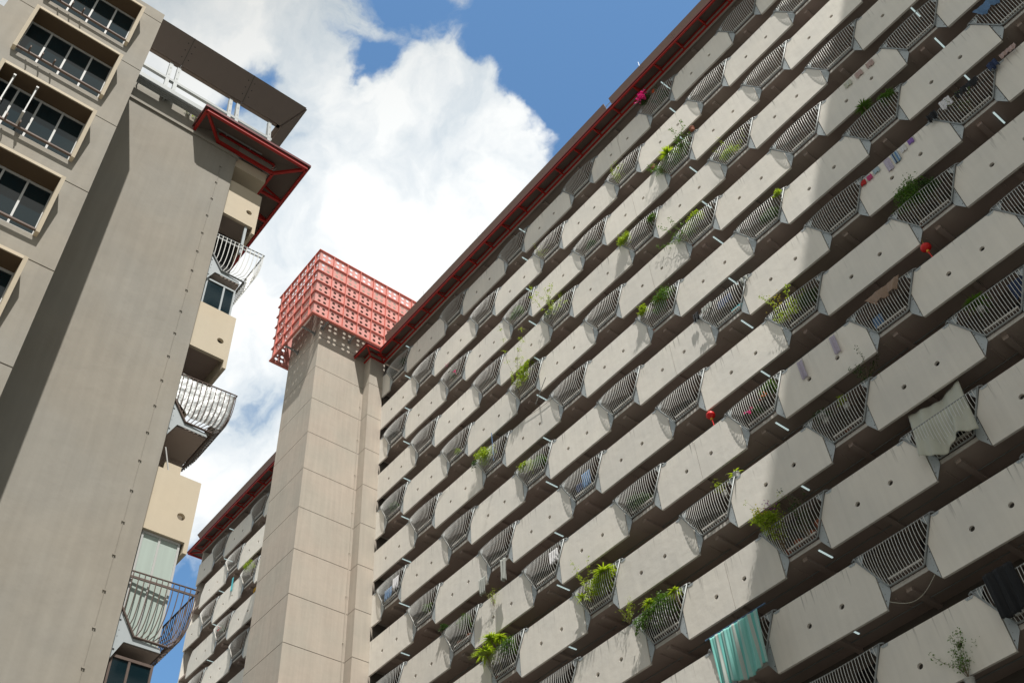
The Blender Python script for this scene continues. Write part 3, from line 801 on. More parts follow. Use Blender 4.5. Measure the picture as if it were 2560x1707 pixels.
# ------------------------------------------------------------------ things on and behind the balconies
def leafcard(b, p, d, L_, W_, rnd, droop=.3):
    d = d.normalized(); side = d.cross(Vector((rnd.uniform(-1, 1), rnd.uniform(-1, 1), rnd.uniform(-1, 1))))
    if side.length < .05: side = Vector((1, 0, 0))
    side.normalize(); m_ = p + d * L_ * .5; t = p + d * L_ + Vector((0, 0, -droop * L_))
    b.add([p, m_ + side * W_ / 2, t, m_ - side * W_ / 2], [(0, 1, 2, 3)])
def spiky(c, rnd, n=38, L_=.55, W_=.045, up=.5):
    n = int(n * 1.4); W_ *= 1.25; L_ *= 1.1
    b = MB()
    for i in range(n):
        a = rnd.uniform(0, 6.283); e = rnd.uniform(-.15, 1.1) * up + .25
        d = Vector((math.cos(a), math.sin(a), math.tan(min(e, 1.35)))).normalized(); l_ = L_ * rnd.uniform(.7, 1.15)
        side = d.cross(Vector((0, 0, 1))).normalized(); ps = []
        for k in range(6):
            t = k / 5; w_ = W_ * (1 - t ** 2) * (.5 + min(t * 3, .5)) + .003
            q = c + d * l_ * t + Vector((0, 0, -l_ * .55 * t * t)); ps += [q - side * w_ / 2, q + side * w_ / 2 + Vector((0, 0, .01))]
        b.add(ps, [(2 * k, 2 * k + 1, 2 * k + 3, 2 * k + 2) for k in range(5)])
    return b
def bushy(c, rnd, n=260, rx=.45, ry=.25, rz=.35, L_=.105):
    rx *= 1.15; rz *= 1.15; n = int(n * 3.4); b = MB(); cl = [(c + Vector((rnd.uniform(-rx, rx) * .8, rnd.uniform(-ry, ry) * .8, rnd.uniform(-rz, rz) * .8)), rnd.uniform(.35, .8)) for _ in range(9)]
    for i in range(n):
        q, k = rnd.choice(cl); o = Vector((rnd.gauss(0, rx * .28), rnd.gauss(0, ry * .3), rnd.gauss(0, rz * .25)))
        leafcard(b, q + o, Vector((rnd.uniform(-1, 1), rnd.uniform(-1, 1), rnd.uniform(-.3, 1))), L_ * rnd.uniform(.6, 1.3), L_ * .45, rnd)
    return b
def twig(c, rnd, H, nb=7, n=150, L_=.07, spread=.5, lean=(0, 0)):
    n = int(n * 2.2); L_ *= 1.0
    st = MB(); b = MB()
    for i in range(nb):
        a = rnd.uniform(0, 6.283); p = c.copy(); d = Vector((math.cos(a) * spread * .5 + lean[0], math.sin(a) * spread * .3 + lean[1], 1)).normalized(); pts = [p.copy()]
        h = H * rnd.uniform(.55, 1.05)
        for k in range(6):
            d = (d + Vector((rnd.uniform(-.3, .3), rnd.uniform(-.3, .3), rnd.uniform(-.15, .1)))).normalized(); p = p + d * h / 6; pts.append(p.copy())
            if k > 0:
                for _ in range(max(1, n // (nb * 5))): leafcard(b, p + Vector((rnd.gauss(0, .06), rnd.gauss(0, .06), rnd.gauss(0, .06))), Vector((rnd.uniform(-1, 1), rnd.uniform(-1, 1), rnd.uniform(-.2, .8))), L_ * rnd.uniform(.6, 1.3), L_ * .5, rnd)
        st.tube(pts, [.011 * (1 - .8 * k / 6) for k in range(7)], 4, cap=False)
    return b, st
def vine(c, rnd, wx, hz, n=280, L_=.10):
    b = MB()
    for _ in range(14):
        x = rnd.uniform(-wx, wx); l_ = hz * rnd.uniform(.4, 1)
        for k in range(n // 14):
            t = rnd.random(); leafcard(b, c + Vector((x + rnd.gauss(0, .03) + .1 * math.sin(4 * t + x), rnd.gauss(0, .04) - .1 * math.sin(3 * t), -l_ * t)), Vector((rnd.uniform(-1, 1), -.6, rnd.uniform(-1, .3))), L_ * rnd.uniform(.6, 1.3), L_ * .6, rnd)
    return b
def pot(c, r_, h, mname, b=None):
    b = b or MB(); n = 14
    prof = [(r_ * .68, 0), (r_ * .95, h * .85), (r_ * 1.05, h * .85), (r_ * 1.05, h), (r_ * .9, h), (r_ * .85, h * .85)]
    v = [(c.x + a * math.cos(6.2832 * i / n), c.y + a * math.sin(6.2832 * i / n), c.z + z) for a, z in prof for i in range(n)]
    f = [(j * n + i, j * n + (i + 1) % n, (j + 1) * n + (i + 1) % n, (j + 1) * n + i) for j in range(len(prof) - 1) for i in range(n)]
    f.append(tuple(reversed(range(n)))); f.append(tuple(5 * n + i for i in range(n)))
    return b.add(v, f)
def flowers(c, rnd, n, rx, rz, s=.05):
    b = MB()
    for _ in range(n):
        p = c + Vector((rnd.gauss(0, rx * .5), rnd.gauss(0, .08), rnd.gauss(0, rz * .5)))
        for _ in range(5): leafcard(b, p, Vector((rnd.uniform(-1, 1), rnd.uniform(-1, 1), rnd.uniform(-1, 1))), s * rnd.uniform(.8, 1.3), s * .8, rnd, 0)
    return b
GP = 'pot plants on the balconies'
def plant(r, u, kind, label, dx=0, h=1.0, leaf='leaf', size=1., potm='terra', y=.35, flower=None, seed=None, cat='plant', name='pot_plant', n=None, pz=.67, lean=(0, 0), pots=0):
    """r, u = storey and bay; dx from the bay centre, foliage centre h above the planter"""
    if y < .25: y -= .10
    rnd = random.Random((seed or 0) * 97 + r * 31 + u); x = xu(u) + dx; z = zb(r) + pz
    t = thing(name, label, cat, (x, y, z), GP)
    base = Vector((x, max(y, .30), z)); ph = .26 * min(1.2, max(size, .8))
    if potm: part(pot(base, .15 * min(1.3, max(size, .8)), ph, potm), 'pot', M[potm], t)
    top = Vector((x, y - .02, z + h))
    if kind == 'spiky':
        part(spiky(top, rnd, n or 44, .55 * size, .05 * size), 'foliage', M[leaf], t, norm=False)
        q = MB(); q.tube([base + Vector((0, 0, ph * .8)), (base + top) / 2 + Vector((.03, 0, 0)), top], .025, 6); part(q, 'stem', M['stem'], t)
    elif kind == 'bush':
        part(bushy(top, rnd, n or 320, .42 * size, .26 * size, .32 * size), 'foliage', M[leaf], t, norm=False)
        q = MB()
        for _ in range(5): q.tube([base + Vector((rnd.uniform(-.05, .05), 0, ph * .8)), top + Vector((rnd.uniform(-.25, .25) * size, rnd.uniform(-.15, .1), rnd.uniform(-.1, .2) * size))], .009, 4)
        part(q, 'stem', M['stem'], t)
    elif kind == 'twig':
        b_, st_ = twig(Vector((x, y, z + ph * .8)), rnd, h * 1.5 * size, 8, n or 240, .085 * max(size, .8), .6, lean)
        part(b_, 'foliage', M[leaf], t, norm=False); part(st_, 'stem', M['stem'], t)
    elif kind == 'vine':
        part(vine(top, rnd, .55 * size, 1.2 * size, n or 420), 'foliage', M[leaf], t, norm=False)
    if flower:
        fm, fx, fz, fn, fr_, fs = flower; part(flowers(top + Vector((fx, -.25, fz)), rnd, fn, fr_, fr_, fs), 'flowers', M[fm], t, norm=False)
    return t
def potthing(r, u, dx, label, y=.3, m='terra', rr=.17, h=.28, z=.67):
    c = Vector((xu(u) + dx, y, zb(r) + z)); return tag(pot(c, rr, h, m).build('plant_pot', M[m]), label, 'plant pot', 'pots on the balconies')
# upper rows
plant(0, 0, 'spiky', 'wispy dark grass plant in the topmost balcony beside the lift tower', .3, 1.2, 'leafd', 1.0, y=.3)
plant(0, 8, 'bush', 'bougainvillea with magenta blossom in the top row under the eave', -.55, 1.45, 'leafd', .7, flower=('pinkf', -.05, .0, 90, .36, .085), y=-.28)
plant(0, 8, 'twig', 'orange flowering plant behind the top railing, next to the magenta bougainvillea', .1, 1.0, 'leafd', 1.0, flower=('orangef', -.05, .45, 9, .10, .07), seed=2, y=.1)
plant(1, 7, 'twig', 'thin yellowish twigs in the balcony left of the big palm balcony', -.6, 1.0, 'leafy', 1.0, y=.1, n=120)
plant(2, 8, 'spiky', 'bright green palm bursting over the railing between two hanging pots', -.35, 1.45, 'leafy', 1.15, y=.0, n=60)
plant(2, 8, 'bush', 'dense shrub filling the balcony below the bright palm', -.1, 1.0, 'leaf', 1.15, seed=3, y=.2)
plant(2, 8, 'twig', 'tall sprawling twiggy shrub reaching up beside the bright palm', .45, 1.3, 'leaf', 1.25, seed=4, y=-.05, n=300)
plant(2, 8, 'twig', 'low sprawling shrub leaning left out of the bright palm balcony', -.75, 1.0, 'leaf', 1.1, seed=5, y=-.05, n=220, lean=(-.5, 0))
for dx, z_, lab in ((1.45, 2.15, 'round terracotta pot hung at the upper corner of the bright palm balcony'), (-1.45, 2.15, 'round terracotta pot hung at the lower corner of the bright palm balcony')): potthing(2, 8, dx, lab, y=-.12, rr=.15, h=.24, z=z_)
plant(3, 9, 'bush', 'light green leafy plants behind bars, two bays right of the bright palm', -.3, .85, 'leafy', .85, y=.2)
plant(3, 9, 'twig', 'thin shoot rising above the railing two bays right of the bright palm', -.1, 1.1, 'leafy', .9, seed=2, y=.1, n=110)
potthing(3, 9, .35, 'terracotta pot on the planter two bays right of the bright palm')
plant(2, 6, 'bush', 'small yellow-green leaves at the upper end of a second-row railing', -.2, .7, 'leafd', .6, y=.2, n=120)
plant(2, 4, 'bush', 'bright green foliage trailing in a third-row balcony near the middle', -.3, .9, 'leaf', .9, y=.1)
plant(1, 5, 'twig', 'few yellow-green leaves peeping over a second-row railing', -.7, 1.05, 'leafy', .8, y=0, n=70)
plant(3, 7, 'bush', 'white-flecked leafy shrub overhanging the left corner of its balcony', -.95, 1.3, 'leafy', .75, y=-.1, flower=('whitecloth', 0, .1, 10, .3, .025))
plant(3, 7, 'bush', 'green creeper clinging to the right arm of a railing above a red lantern-like pot', 1.05, .95, 'leaf', .6, seed=2, y=-.05, n=160)
plant(4, 8, 'bush', 'full row of bright green leaves along the top of a mid-height railing', -.1, 1.2, 'leafy', 1.0, y=.0, n=420)
plant(4, 8, 'twig', 'feathery light shrub leaning left above the railing full of bright leaves', -.75, 1.35, 'leaf', 1.15, seed=2, y=-.05, n=260, lean=(-.25, 0))
plant(5, 9, 'bush', 'dull green potted plants crowding a balcony at the shadow edge', .3, .75, 'leafd', .9, y=.25)
plant(5, 9, 'bush', 'small yellow-green sprig on the right railing arm at the shadow edge', 1.15, 1.25, 'leafy', .38, seed=3, y=-.1, n=110, potm=None)
for dx, lab in ((-.45, 'pale pot lowest in the row of pots at the shadow edge'), (.0, 'pale pot second in the row of pots at the shadow edge'), (.42, 'reddish pot topmost in the row of pots at the shadow edge')): potthing(5, 9, dx, lab, m='gpot' if dx < .3 else 'terra')
plant(2, 2, 'bush', 'sparse greens with a pink bloom in a third-row balcony near the tower', .0, .75, 'leafd', .5, y=.1, flower=('pinkf', .45, -.35, 8, .12, .06), n=90)
plant(2, 2, 'twig', 'red flowering twigs above the railing near the tower', -.2, 1.3, 'leafd', .9, seed=2, y=-.05, n=50, flower=('pinkf', -.2, .25, 10, .35, .03))
plant(3, 5, 'bush', 'dark shrub under a tangle of yellow-green shoots in a middle balcony', -.6, 1.25, 'leafd', .7, y=.05)
plant(3, 5, 'twig', 'loose yellow-green shoots climbing above the dark middle shrub', -.35, 1.45, 'leafy', 1.25, seed=2, y=-.1, n=260)
plant(4, 4, 'vine', 'yellow-green creeper hanging through the bars of one balcony', .15, 1.6, 'leafy', 1.25, y=-.34, n=700)
plant(4, 4, 'twig', 'tall bare-stemmed tree shoot with lime leaf tufts above the creeper balcony', -.4, 2.6, 'leafy', 1.0, seed=2, y=-.1, n=330, lean=(-.12, 0))
plant(4, 2, 'bush', 'pale low plants on the planter one bay left of the creeper', .1, .35, 'leafy', .45, y=.1, n=90)
plant(5, 3, 'bush', 'lime green shrub spilling from the balcony with the blue baskets', -.35, 1.1, 'leafy', 1.1, y=-.1, n=480)
q = MB(); q.use(M['bluecloth']); q.box(xu(5 - 2) - .45, xu(3) + .1, .15, .45, zb(5) + .7, zb(5) + 1.15); tag(q.build('basket'), 'blue plastic basket behind the lime green shrub', 'basket')
q = MB(); q.use(M['bluecloth']); q.tube([(xu(3) + .15, -.1, zb(5) + 1.0), (xu(3) + .12, -.12, zb(5) + 3.0)], .022, 6); tag(q.build('pole'), 'upright blue pole in the balcony with the lime green shrub', 'pole')
plant(5, 3, 'vine', 'thin creeper hanging below the railing of the blue basket balcony', -1.15, 1.2, 'leafd', .5, seed=3, y=-.12, n=110, potm=None)
plant(6, 4, 'bush', 'light green leaves above an orange-potted balcony right of the blue pole', -.5, 1.15, 'leafy', .8, y=-.1)
plant(6, 4, 'bush', 'green leaves behind the bars beside an orange pot', .35, .95, 'leaf', .8, seed=2, y=.15)
potthing(6, 4, .35, 'orange pot behind bars, right of the blue basket balcony')
plant(4, 0, 'bush', 'dull greenery behind the bars of the first sunny bay by the tower', 0, .6, 'leafd', .7, y=.15)
potthing(5, 1, .2, 'small orange pot in the second bay from the tower')
plant(5, 7, 'bush', 'thick bright green shrub overflowing a central balcony', .3, 1.1, 'leaf', 1.15, y=-.05, n=480, flower=('redl', .3, -.3, 4, .3, .04))
plant(5, 7, 'bush', 'yellow-green tuft at the left corner of the central shrub balcony', -.85, 1.35, 'leafy', .6, seed=2, y=-.1)
plant(7, 9, 'twig', 'yellow-flowered sprawling shrub over a railing in the shade', -.5, 1.35, 'leafy', 1.2, y=-.05, n=330, flower=('yellowf', -.1, .15, 26, .4, .035))
plant(7, 9, 'bush', 'dark foliage behind the bars of the yellow-flowered balcony', .5, .95, 'leafd', .9, seed=3, y=.2)
potthing(7, 9, .35, 'grey pot behind the bars of the yellow-flowered balcony', m='gpot')
plant(5, 11, 'spiky', 'spiky green palm leaning out of an upper right balcony in shade', -.15, 1.75, 'leaf', .8, y=-.1, n=60)
plant(5, 11, 'bush', 'dark leaves at the right end of the upper right palm balcony', .8, 1.3, 'leaf', .6, seed=2, y=.0)
potthing(5, 11, -.1, 'dim terracotta pot under the upper right palm')
plant(7, 11, 'bush', 'big untidy shrub spilling left over a shaded right-hand railing', -.6, 1.55, 'leaf', 1.35, y=-.1, n=520)
plant(7, 11, 'bush', 'round-leaved plant at the middle of the untidy shrub railing', .3, 1.35, 'leafd', .7, seed=2, y=.0)
for dx, lab in ((-.35, 'grey tub left of the ochre pot below the untidy shrub'), (.35, 'white tub right of the ochre pot below the untidy shrub')): potthing(7, 11, dx, lab, m='gpot', rr=.2, h=.34)
potthing(7, 11, 0, 'ochre pot between two pale tubs below the untidy shrub')
plant(6, 12, 'twig', 'small sprig beside dark clothes on a railing at far right', -.1, 1.3, 'leaf', .7, y=0, n=80)
plant(8, 8, 'bush', 'bright leaves in the upper corner of the netted balcony by the shadow edge', .75, 1.2, 'leaf', .7, y=.1, flower=('orangef', -.2, -.4, 6, .2, .05))
plant(8, 8, 'bush', 'mixed small flowers behind netting by the shadow edge', -.1, .5, 'leafd', .55, seed=2, y=.05, n=110, flower=('pinkf', -.1, 0, 10, .2, .06))
potthing(8, 8, .45, 'pale pot inside the netted balcony', m='gpot')
plant(8, 6, 'bush', 'dark green plants with reddish pots in a lower middle balcony', -.2, .65, 'leafd', 1.0, y=.15, n=380)
potthing(8, 6, .4, 'reddish pot behind dark plants in a lower middle balcony')
for dx, lab in ((-.05, 'long orange trough in the balcony right of the shadow edge'), (.75, 'round red-orange pot at the right end, past the orange trough')): potthing(9, 9, dx, lab, rr=.24 if dx < .1 else .2, h=.25, m='terra')
plant(10, 8, 'bush', 'yellow and purple flowering shrub above four terracotta pots', -.85, 1.6, 'leafy', .95, y=-.15, n=520, flower=('yellowf', -.15, .35, 34, .28, .045))
plant(10, 8, 'twig', 'purple-flowered sprigs beside the yellow blossom', -.6, 1.5, 'leafy', 1.0, seed=2, y=-.1, n=170, flower=('purplef', .0, .45, 26, .35, .04))
plant(10, 8, 'twig', 'dim feathery plant over the right part of the four-pot railing', .35, 1.3, 'leafd', 1.0, seed=3, y=.1, n=170)
for i, (dx, lab) in enumerate(((-.62, 'lowest of the four terracotta pots under the yellow blossom'), (-.2, 'second lowest of the four terracotta pots under the yellow blossom'), (.38, 'second highest of the four terracotta pots under the yellow blossom'), (.8, 'highest of the four terracotta pots under the yellow blossom'))): potthing(10, 8, dx, lab, rr=.2, h=.34, z=.67 + (.12 if i in (1, 2, 3) else 0) + (.22 if i == 3 else 0), y=.25)
c = Vector((23.77, .06, zb(9) + 2.08)); t = thing('pot_plant', 'pale spiky aloe in a white tub standing on a parapet', 'plant', c, GP)
part(pot(c, .15, .22, 'gpot'), 'pot', M['white'], t); part(spiky(c + Vector((-.05, 0, .2)), random.Random(8), 18, .42, .05, .8), 'foliage', M['leafy'], t, norm=False)
def ledge_plant(x, r, label, kind, leaf, size, seed, n=None):
    c = Vector((x, .14, zb(r) + 2.0)); t = thing('pot_plant', label, 'plant', c, GP); rnd = random.Random(seed)
    if kind == 'spiky': part(spiky(c + Vector((0, -.05, .15)), rnd, n or 44, .55 * size, .05 * size), 'foliage', M[leaf], t, norm=False)
    elif kind == 'twig':
        b_, s_ = twig(c, rnd, size, 6, n or 120, .08); part(b_, 'foliage', M[leaf], t, norm=False); part(s_, 'stem', M['stem'], t)
    part(pot(c - Vector((0, -.16, .12)), .13, .2, 'gpot'), 'pot', M['gpot'], t)
ledge_plant(34.6, 9, 'spiky green plant on a shaded parapet near the right edge', 'spiky', 'leaf', .95, 3, 50)
ledge_plant(22.9, 9, 'bare yellowish twigs on the parapet left of the white tub', 'twig', 'leafy', .7, 5, 70)
ledge_plant(27.95, 9, 'grassy tuft on a parapet beside a white bowl, right of the shadow edge', 'spiky', 'leafd', .8, 6, 40)
ledge_plant(30.1, 9, 'branchy shrub on the parapet left of the pale hanging sheet', 'twig', 'leafd', 1.5, 7, 120)
ledge_plant(28.9, 9, 'lime shoots low on the parapet left of the pale hanging sheet', 'twig', 'leafy', .45, 9, 60)
c = Vector((27.95, .08, zb(9) + 2.08)); tag(pot(c, .19, .16, 'gpot').build('bowl', M['white']), 'white bowl on a parapet right of the shadow edge', 'bowl')
plant(9, 5, 'spiky', 'large arching bright green palm in a lower middle balcony', .65, 1.25, 'leafy', 1.15, y=-.1, n=64)
plant(9, 5, 'bush', 'green foliage mass under the large arching palm', .35, .85, 'leafy', .95, seed=2, y=.0, n=380)
plant(9, 5, 'spiky', 'broad-leaved fern at the lower left of the arching palm balcony', -.75, .75, 'leafy', .85, seed=3, y=-.15, n=22)
plant(9, 5, 'twig', 'yellow-green twigs reaching up left from the arching palm balcony', -.2, 1.45, 'leafy', 1.1, seed=4, y=-.1, n=190)
plant(9, 3, 'spiky', 'lime dracaena topmost in the lowest leafy balcony left of centre', -.5, 1.85, 'leafy', 1.15, y=-.2, n=70)
plant(9, 3, 'spiky', 'lime dracaena hanging over the lower arm in the lowest leafy balcony', -.8, 1.2, 'leafy', 1.35, seed=2, y=-.32, n=80)
plant(9, 3, 'spiky', 'second crown rising above the railing in the lowest leafy balcony', .0, 1.7, 'leafy', .8, seed=4, y=-.1, n=46)
plant(9, 3, 'bush', 'green leaves behind the bars in the lowest leafy balcony', .3, 1.1, 'leaf', 1.0, seed=5, y=.0, n=380)
plant(10, 6, 'bush', 'dense tangle of dark green plants in the balcony above the bottom edge', .2, 1.1, 'leaf', 1.25, y=-.05, n=520)
plant(10, 6, 'vine', 'weedy creeper along the left arm of the tangled plant balcony', -.75, 1.2, 'leaf', .7, seed=2, y=-.2, n=320)
plant(10, 6, 'spiky', 'lime spiky crown at the left of the tangled plant balcony', -.35, 1.55, 'leafy', .75, seed=3, y=-.1)
plant(10, 6, 'spiky', 'lime spiky crown at the right of the tangled plant balcony', .95, 1.35, 'leafy', .7, seed=6, y=-.1)
plant(10, 6, 'twig', 'weeds on the parapet corner left of the tangled plant balcony', -1.7, 1.05, 'leafy', .75, seed=4, y=.05, n=130, potm=None, pz=1.9)
for dx, lab in ((-.15, 'left terracotta pot under the dark green tangle'), (.3, 'right terracotta pot under the dark green tangle')): potthing(10, 6, dx, lab, rr=.18)
plant(8, 2, 'bush', 'dark upright leaves at the upper left corner above purple-red pots', -1.2, 1.6, 'leafd', .45, y=.0, n=170)
plant(8, 2, 'bush', 'grassy plant behind bars above purple-red pots', .35, 1.15, 'leaf', .75, seed=2, y=.1)
for dx, lab in ((-.35, 'lower purple-red pot in the balcony above the lowest leafy one'), (.4, 'upper purple-red pot in the balcony above the lowest leafy one')): potthing(8, 2, dx, lab, rr=.24, h=.45)
plant(8, 3 - 1, 'twig', 'small lime sprig hanging over a parapet left of the arching palm', 2.75, 1.15, 'leafy', .7, seed=6, y=-.05, n=60, potm=None, pz=1.1)
plant(7, 1, 'bush', 'small grassy plant above terracotta pots near the tower foot', .35, .65, 'leaf', .5, y=.1, n=120)
for dx, lab in ((-.35, 'left terracotta pot in the second bay from the tower, low down'), (.35, 'right terracotta pot in the second bay from the tower, low down')): potthing(7, 1, dx, lab, rr=.17)
for dx, lab in ((-.35, 'left orange pot below the white washing'), (.05, 'right orange pot below the white washing')): potthing(8, 4, dx, lab, rr=.16)
plant(2, -8 + 2, 'bush', 'bushy plants on the far stretch of balconies beyond the tower', .1, 1.3, 'leafy', .95, y=-.05, n=260)
plant(3, -7, 'bush', 'small plant with red bloom on the far balconies beyond the tower', .1, .7, 'leafd', .5, y=.05, n=90, flower=('redl', 0, -.1, 10, .2, .06))
c = Vector((29.35, -.12, zb(12) + .75)); t = thing('pot_plant', 'leafy shrub rising over the shaded parapet in the bottom right corner', 'plant', c, GP)
b_, s_ = twig(c - Vector((0, 0, .9)), random.Random(21), 1.35, 8, 230, .075, .45); part(b_, 'foliage', M['leaf'], t, norm=False); part(s_, 'stem', M['stem'], t)
part(pot(c - Vector((0, -.0, 1.15)), .15, .25, 'gpot'), 'pot', M['gpot'], t)

# lanterns
def lantern(x, r, label, dz=0):
    z = zb(r) - .28 + dz; c = Vector((x, .06, z)); t = thing('paper_lantern', label, 'lantern', c, 'red lanterns under the parapets')
    b = MB(); n = 18; prof = [(.03, .17), (.12, .14), (.185, .06), (.20, 0), (.185, -.06), (.12, -.14), (.03, -.17)]
    v = [(c.x + a * math.cos(6.2832 * i / n), c.y + a * math.sin(6.2832 * i / n), c.z + h) for a, h in prof for i in range(n)]
    b.add(v, [(j * n + i, j * n + (i + 1) % n, (j + 1) * n + (i + 1) % n, (j + 1) * n + i) for j in range(6) for i in range(n)] + [tuple(range(n)), tuple(reversed(range(6 * n, 7 * n)))])
    part(b, 'body', M['redl'], t, smooth=True)
    b = MB(); b.tube([c + Vector((0, 0, -.16)), c + Vector((0, 0, -.26))], [.05, .06], 8); b.tube([c + Vector((0, 0, .17)), c + Vector((0, 0, .19))], .05, 8); b.tube([c + Vector((0, 0, .19)), c + Vector((0, 0, .75))], .006, 4); part(b, 'fitting', M['gold'], t)
    b = MB(); b.tube([c + Vector((0, 0, -.26)), c + Vector((.02, 0, -.42)), c + Vector((.03, 0, -.66))], [.035, .02, .03], 8); part(b, 'tassel', M['redl'] if r == 7 else M['gold'], t)
lantern(23.35, 7, 'red round lantern with red tassel hanging below a sunlit parapet in the middle')
lantern(34.12, 7, 'red round lantern with gold tassel hanging in the shade at right', 0)

# cloths: draped grids with folds
def cloth(x0, x1, zt, zbm, y, m, label, cat, folds=5, amp=.04, sag=0., name='cloth', y2=None, group=None, ragged=.03, slant=0., xs=1., nx=36, nz=14, bulge=0):
    rnd = random.Random(int((x0 + zt) * 100)); ph = rnd.uniform(0, 6)
    b = MB()
    def fn(i, j):
        w_ = 1 - (1 - xs) * j; x = (x0 + x1) / 2 + (x1 - x0) * (i - .5) * w_ + slant * j
        f = amp * (math.sin(folds * 6.283 * i + ph + 1.3 * j) + .5 * math.sin(folds * 2.7 * 6.283 * i + 2 * ph)) * (.35 + .65 * j)
        return (x - x0, (y2 - y if y2 is not None else 0) * j + f - bulge * math.sin(math.pi * j), -(zt - zbm) * j - sag * math.sin(math.pi * i) * (1 - .5 * j) + ragged * math.sin(9 * i + ph) * j)
    b.grid(fn, nx, nz)
    o = b.build(name, M[m], norm=False, smooth=True, loc=(x0, y, zt))
    sm = o.modifiers.new('thickness', 'SOLIDIFY'); sm.thickness = .006
    return tag(o, label, cat, group)
t = cloth(21.15, 23.4, zb(10) + 2.25 - 3.0 + .0 + 0, -33.72, -.42, 'tealstripe', 'large turquoise and white striped sheet clipped over a railing at the bottom', 'sheet', folds=6, amp=.05, name='striped_sheet', slant=-.05, xs=.92, ragged=.10, nx=90, nz=26)
q = MB(); q.tube([(20.9, -.38, -31.62), (23.75, -.38, -31.62)], .025, 6); tag(q.build('laundry_pole', M['bluecloth']), 'blue pole carrying the turquoise striped sheet', 'pole')
cloth(30.8, 32.85, zb(9) + .3 + 1.2 - .15, -28.95, .25, 'sheetc', 'huge pale sheet hung from the soffit and over the railing at right', 'sheet', folds=1.6, amp=.13, name='hanging_sheet', y2=-.42, sag=.22, ragged=.14, nx=60, nz=24, slant=.05) .location.z = zb(9) - .02 + 1.0 * 0 + .05
for x0, x1, m_, lab in ((30.95, 31.15, 'yellow', 'ochre shirt lowest in the row behind the pale hanging sheet'), (31.2, 31.45, 'whitecloth', 'white shirt behind the pale hanging sheet'), (31.5, 31.75, 'lilac', 'lilac shirt behind the pale hanging sheet'), (31.8, 32.0, 'rose', 'pinkish shirt behind the pale hanging sheet'), (32.05, 32.35, 'bluecloth', 'bright blue shirt highest in the row behind the pale hanging sheet')):
    cloth(x0, x1, zb(10) + 1.75, zb(10) + 1.15, .05, m_, lab, 'shirt', folds=2, amp=.03, name='shirt', group='washing below the pale sheet')
# small washing pegged on the parapets
G1 = 'washing pegged to one shaded parapet'
for x0, x1, z0, z1, m_, lab in ((33.2, 33.45, -17.0, -17.28, 'redc', 'red cloth at the lower end of the pegged washing'), (33.52, 33.76, -17.0, -17.28, 'dpink', 'pink cloth next to the red one'),
        (33.85, 34.14, -16.93, -17.2, 'paleblue', 'pale blue shorts pegged beside the pink cloth'), (34.38, 34.66, -16.93, -17.66, 'lilac', 'long white and lilac towel in the pegged washing'),
        (34.74, 35.05, -16.93, -17.55, 'bluestripe', 'blue striped towel in the pegged washing'), (35.15, 35.42, -16.93, -17.28, 'whitecloth', 'white bib between striped towel and purple cloth'), (35.55, 35.8, -16.93, -17.2, 'purple', 'purple cloth at the upper end of the pegged washing')):
    cloth(x0, x1, z0, z1, -.05, m_, lab, 'washing', folds=1.5, amp=.018, name='washing', group=G1, ragged=.02)
for x0, m_, lab in ((35.8, 'rose', 'upper of three pinkish shorts pegged on a parapet'), (35.2, 'rose', 'middle of three pinkish shorts pegged on a parapet'), (34.6, 'sheetc', 'lower, palest of three shorts pegged on a parapet')):
    cloth(x0, x0 + .36, -10.98, -11.35, -.05, m_, lab, 'shorts', folds=1.5, amp=.02, name='shorts', group='three shorts on a parapet')
for x0, lab in ((29.42, 'right pair of lilac trousers hanging on a parapet'), (27.83, 'left pair of lilac trousers hanging at the shadow edge')):
    cloth(x0, x0 + .26, -22.98, -23.88, -.06, 'lilac', lab, 'trousers', folds=1.2, amp=.03, name='trousers', group='two pairs of trousers')
cloth(10.02, 10.42, -21.75, -22.95, -.45, 'greycloth', 'crumpled grey garment dangling under a parapet, upper of two', 'garment', folds=2, amp=.07, name='garment', xs=.7)
cloth(8.3, 8.8, -21.85, -22.75, -.4, 'greycloth', 'shaggy grey garment dangling under a parapet, lower of two', 'garment', folds=4, amp=.06, name='garment', xs=.8)
for x, y_, lab in ((26.86, -.16, 'left grey shoe hung on the railing corner'), (27.08, -.12, 'right grey shoe hung on the railing corner')):
    b = MB(); n = 10; pr_ = [(0, .02), (.03, .06), (.12, .075), (.22, .065), (.30, .04), (.33, .01)]
    v = [(x + a * math.cos(6.2832 * i / n) * .9, y_ + a * math.sin(6.2832 * i / n) * .8, -16.85 - h * 1.1) for h, a in pr_ for i in range(n)]
    b.add(v, [(j * n + i, j * n + (i + 1) % n, (j + 1) * n + (i + 1) % n, (j + 1) * n + i) for j in range(5) for i in range(n)] + [tuple(range(n)), tuple(reversed(range(5 * n, 6 * n)))])
    tag(b.build('shoe', M['greycloth'], smooth=True), lab, 'shoe', 'pair of shoes')
cloth(24.0, 24.35, zb(6) + 2.25, zb(6) + 1.8, -.2, 'black', 'black garment at the lower corner of the washing-filled railing', 'garment', folds=2, amp=.05, name='garment')
cloth(24.6, 25.2, zb(6) + 1.98, zb(6) + 1.7, -.36, 'greycloth', 'grey rags along the washing-filled railing top', 'garment', folds=4, amp=.04, name='garment')
cloth(25.3, 26.1, zb(6) + 1.9, zb(6) + 1.45, -.1, 'navy', 'navy clothes behind the washing-filled railing', 'garment', folds=4, amp=.04, name='garment')
q = MB(); q.box(xu(8) + .1, xu(8) + .7, .2, .5, zb(6) + .95, zb(6) + 1.25); tag(q.build('crate', M['aqua']), 'green plastic crate stacked in the washing-filled balcony', 'crate')
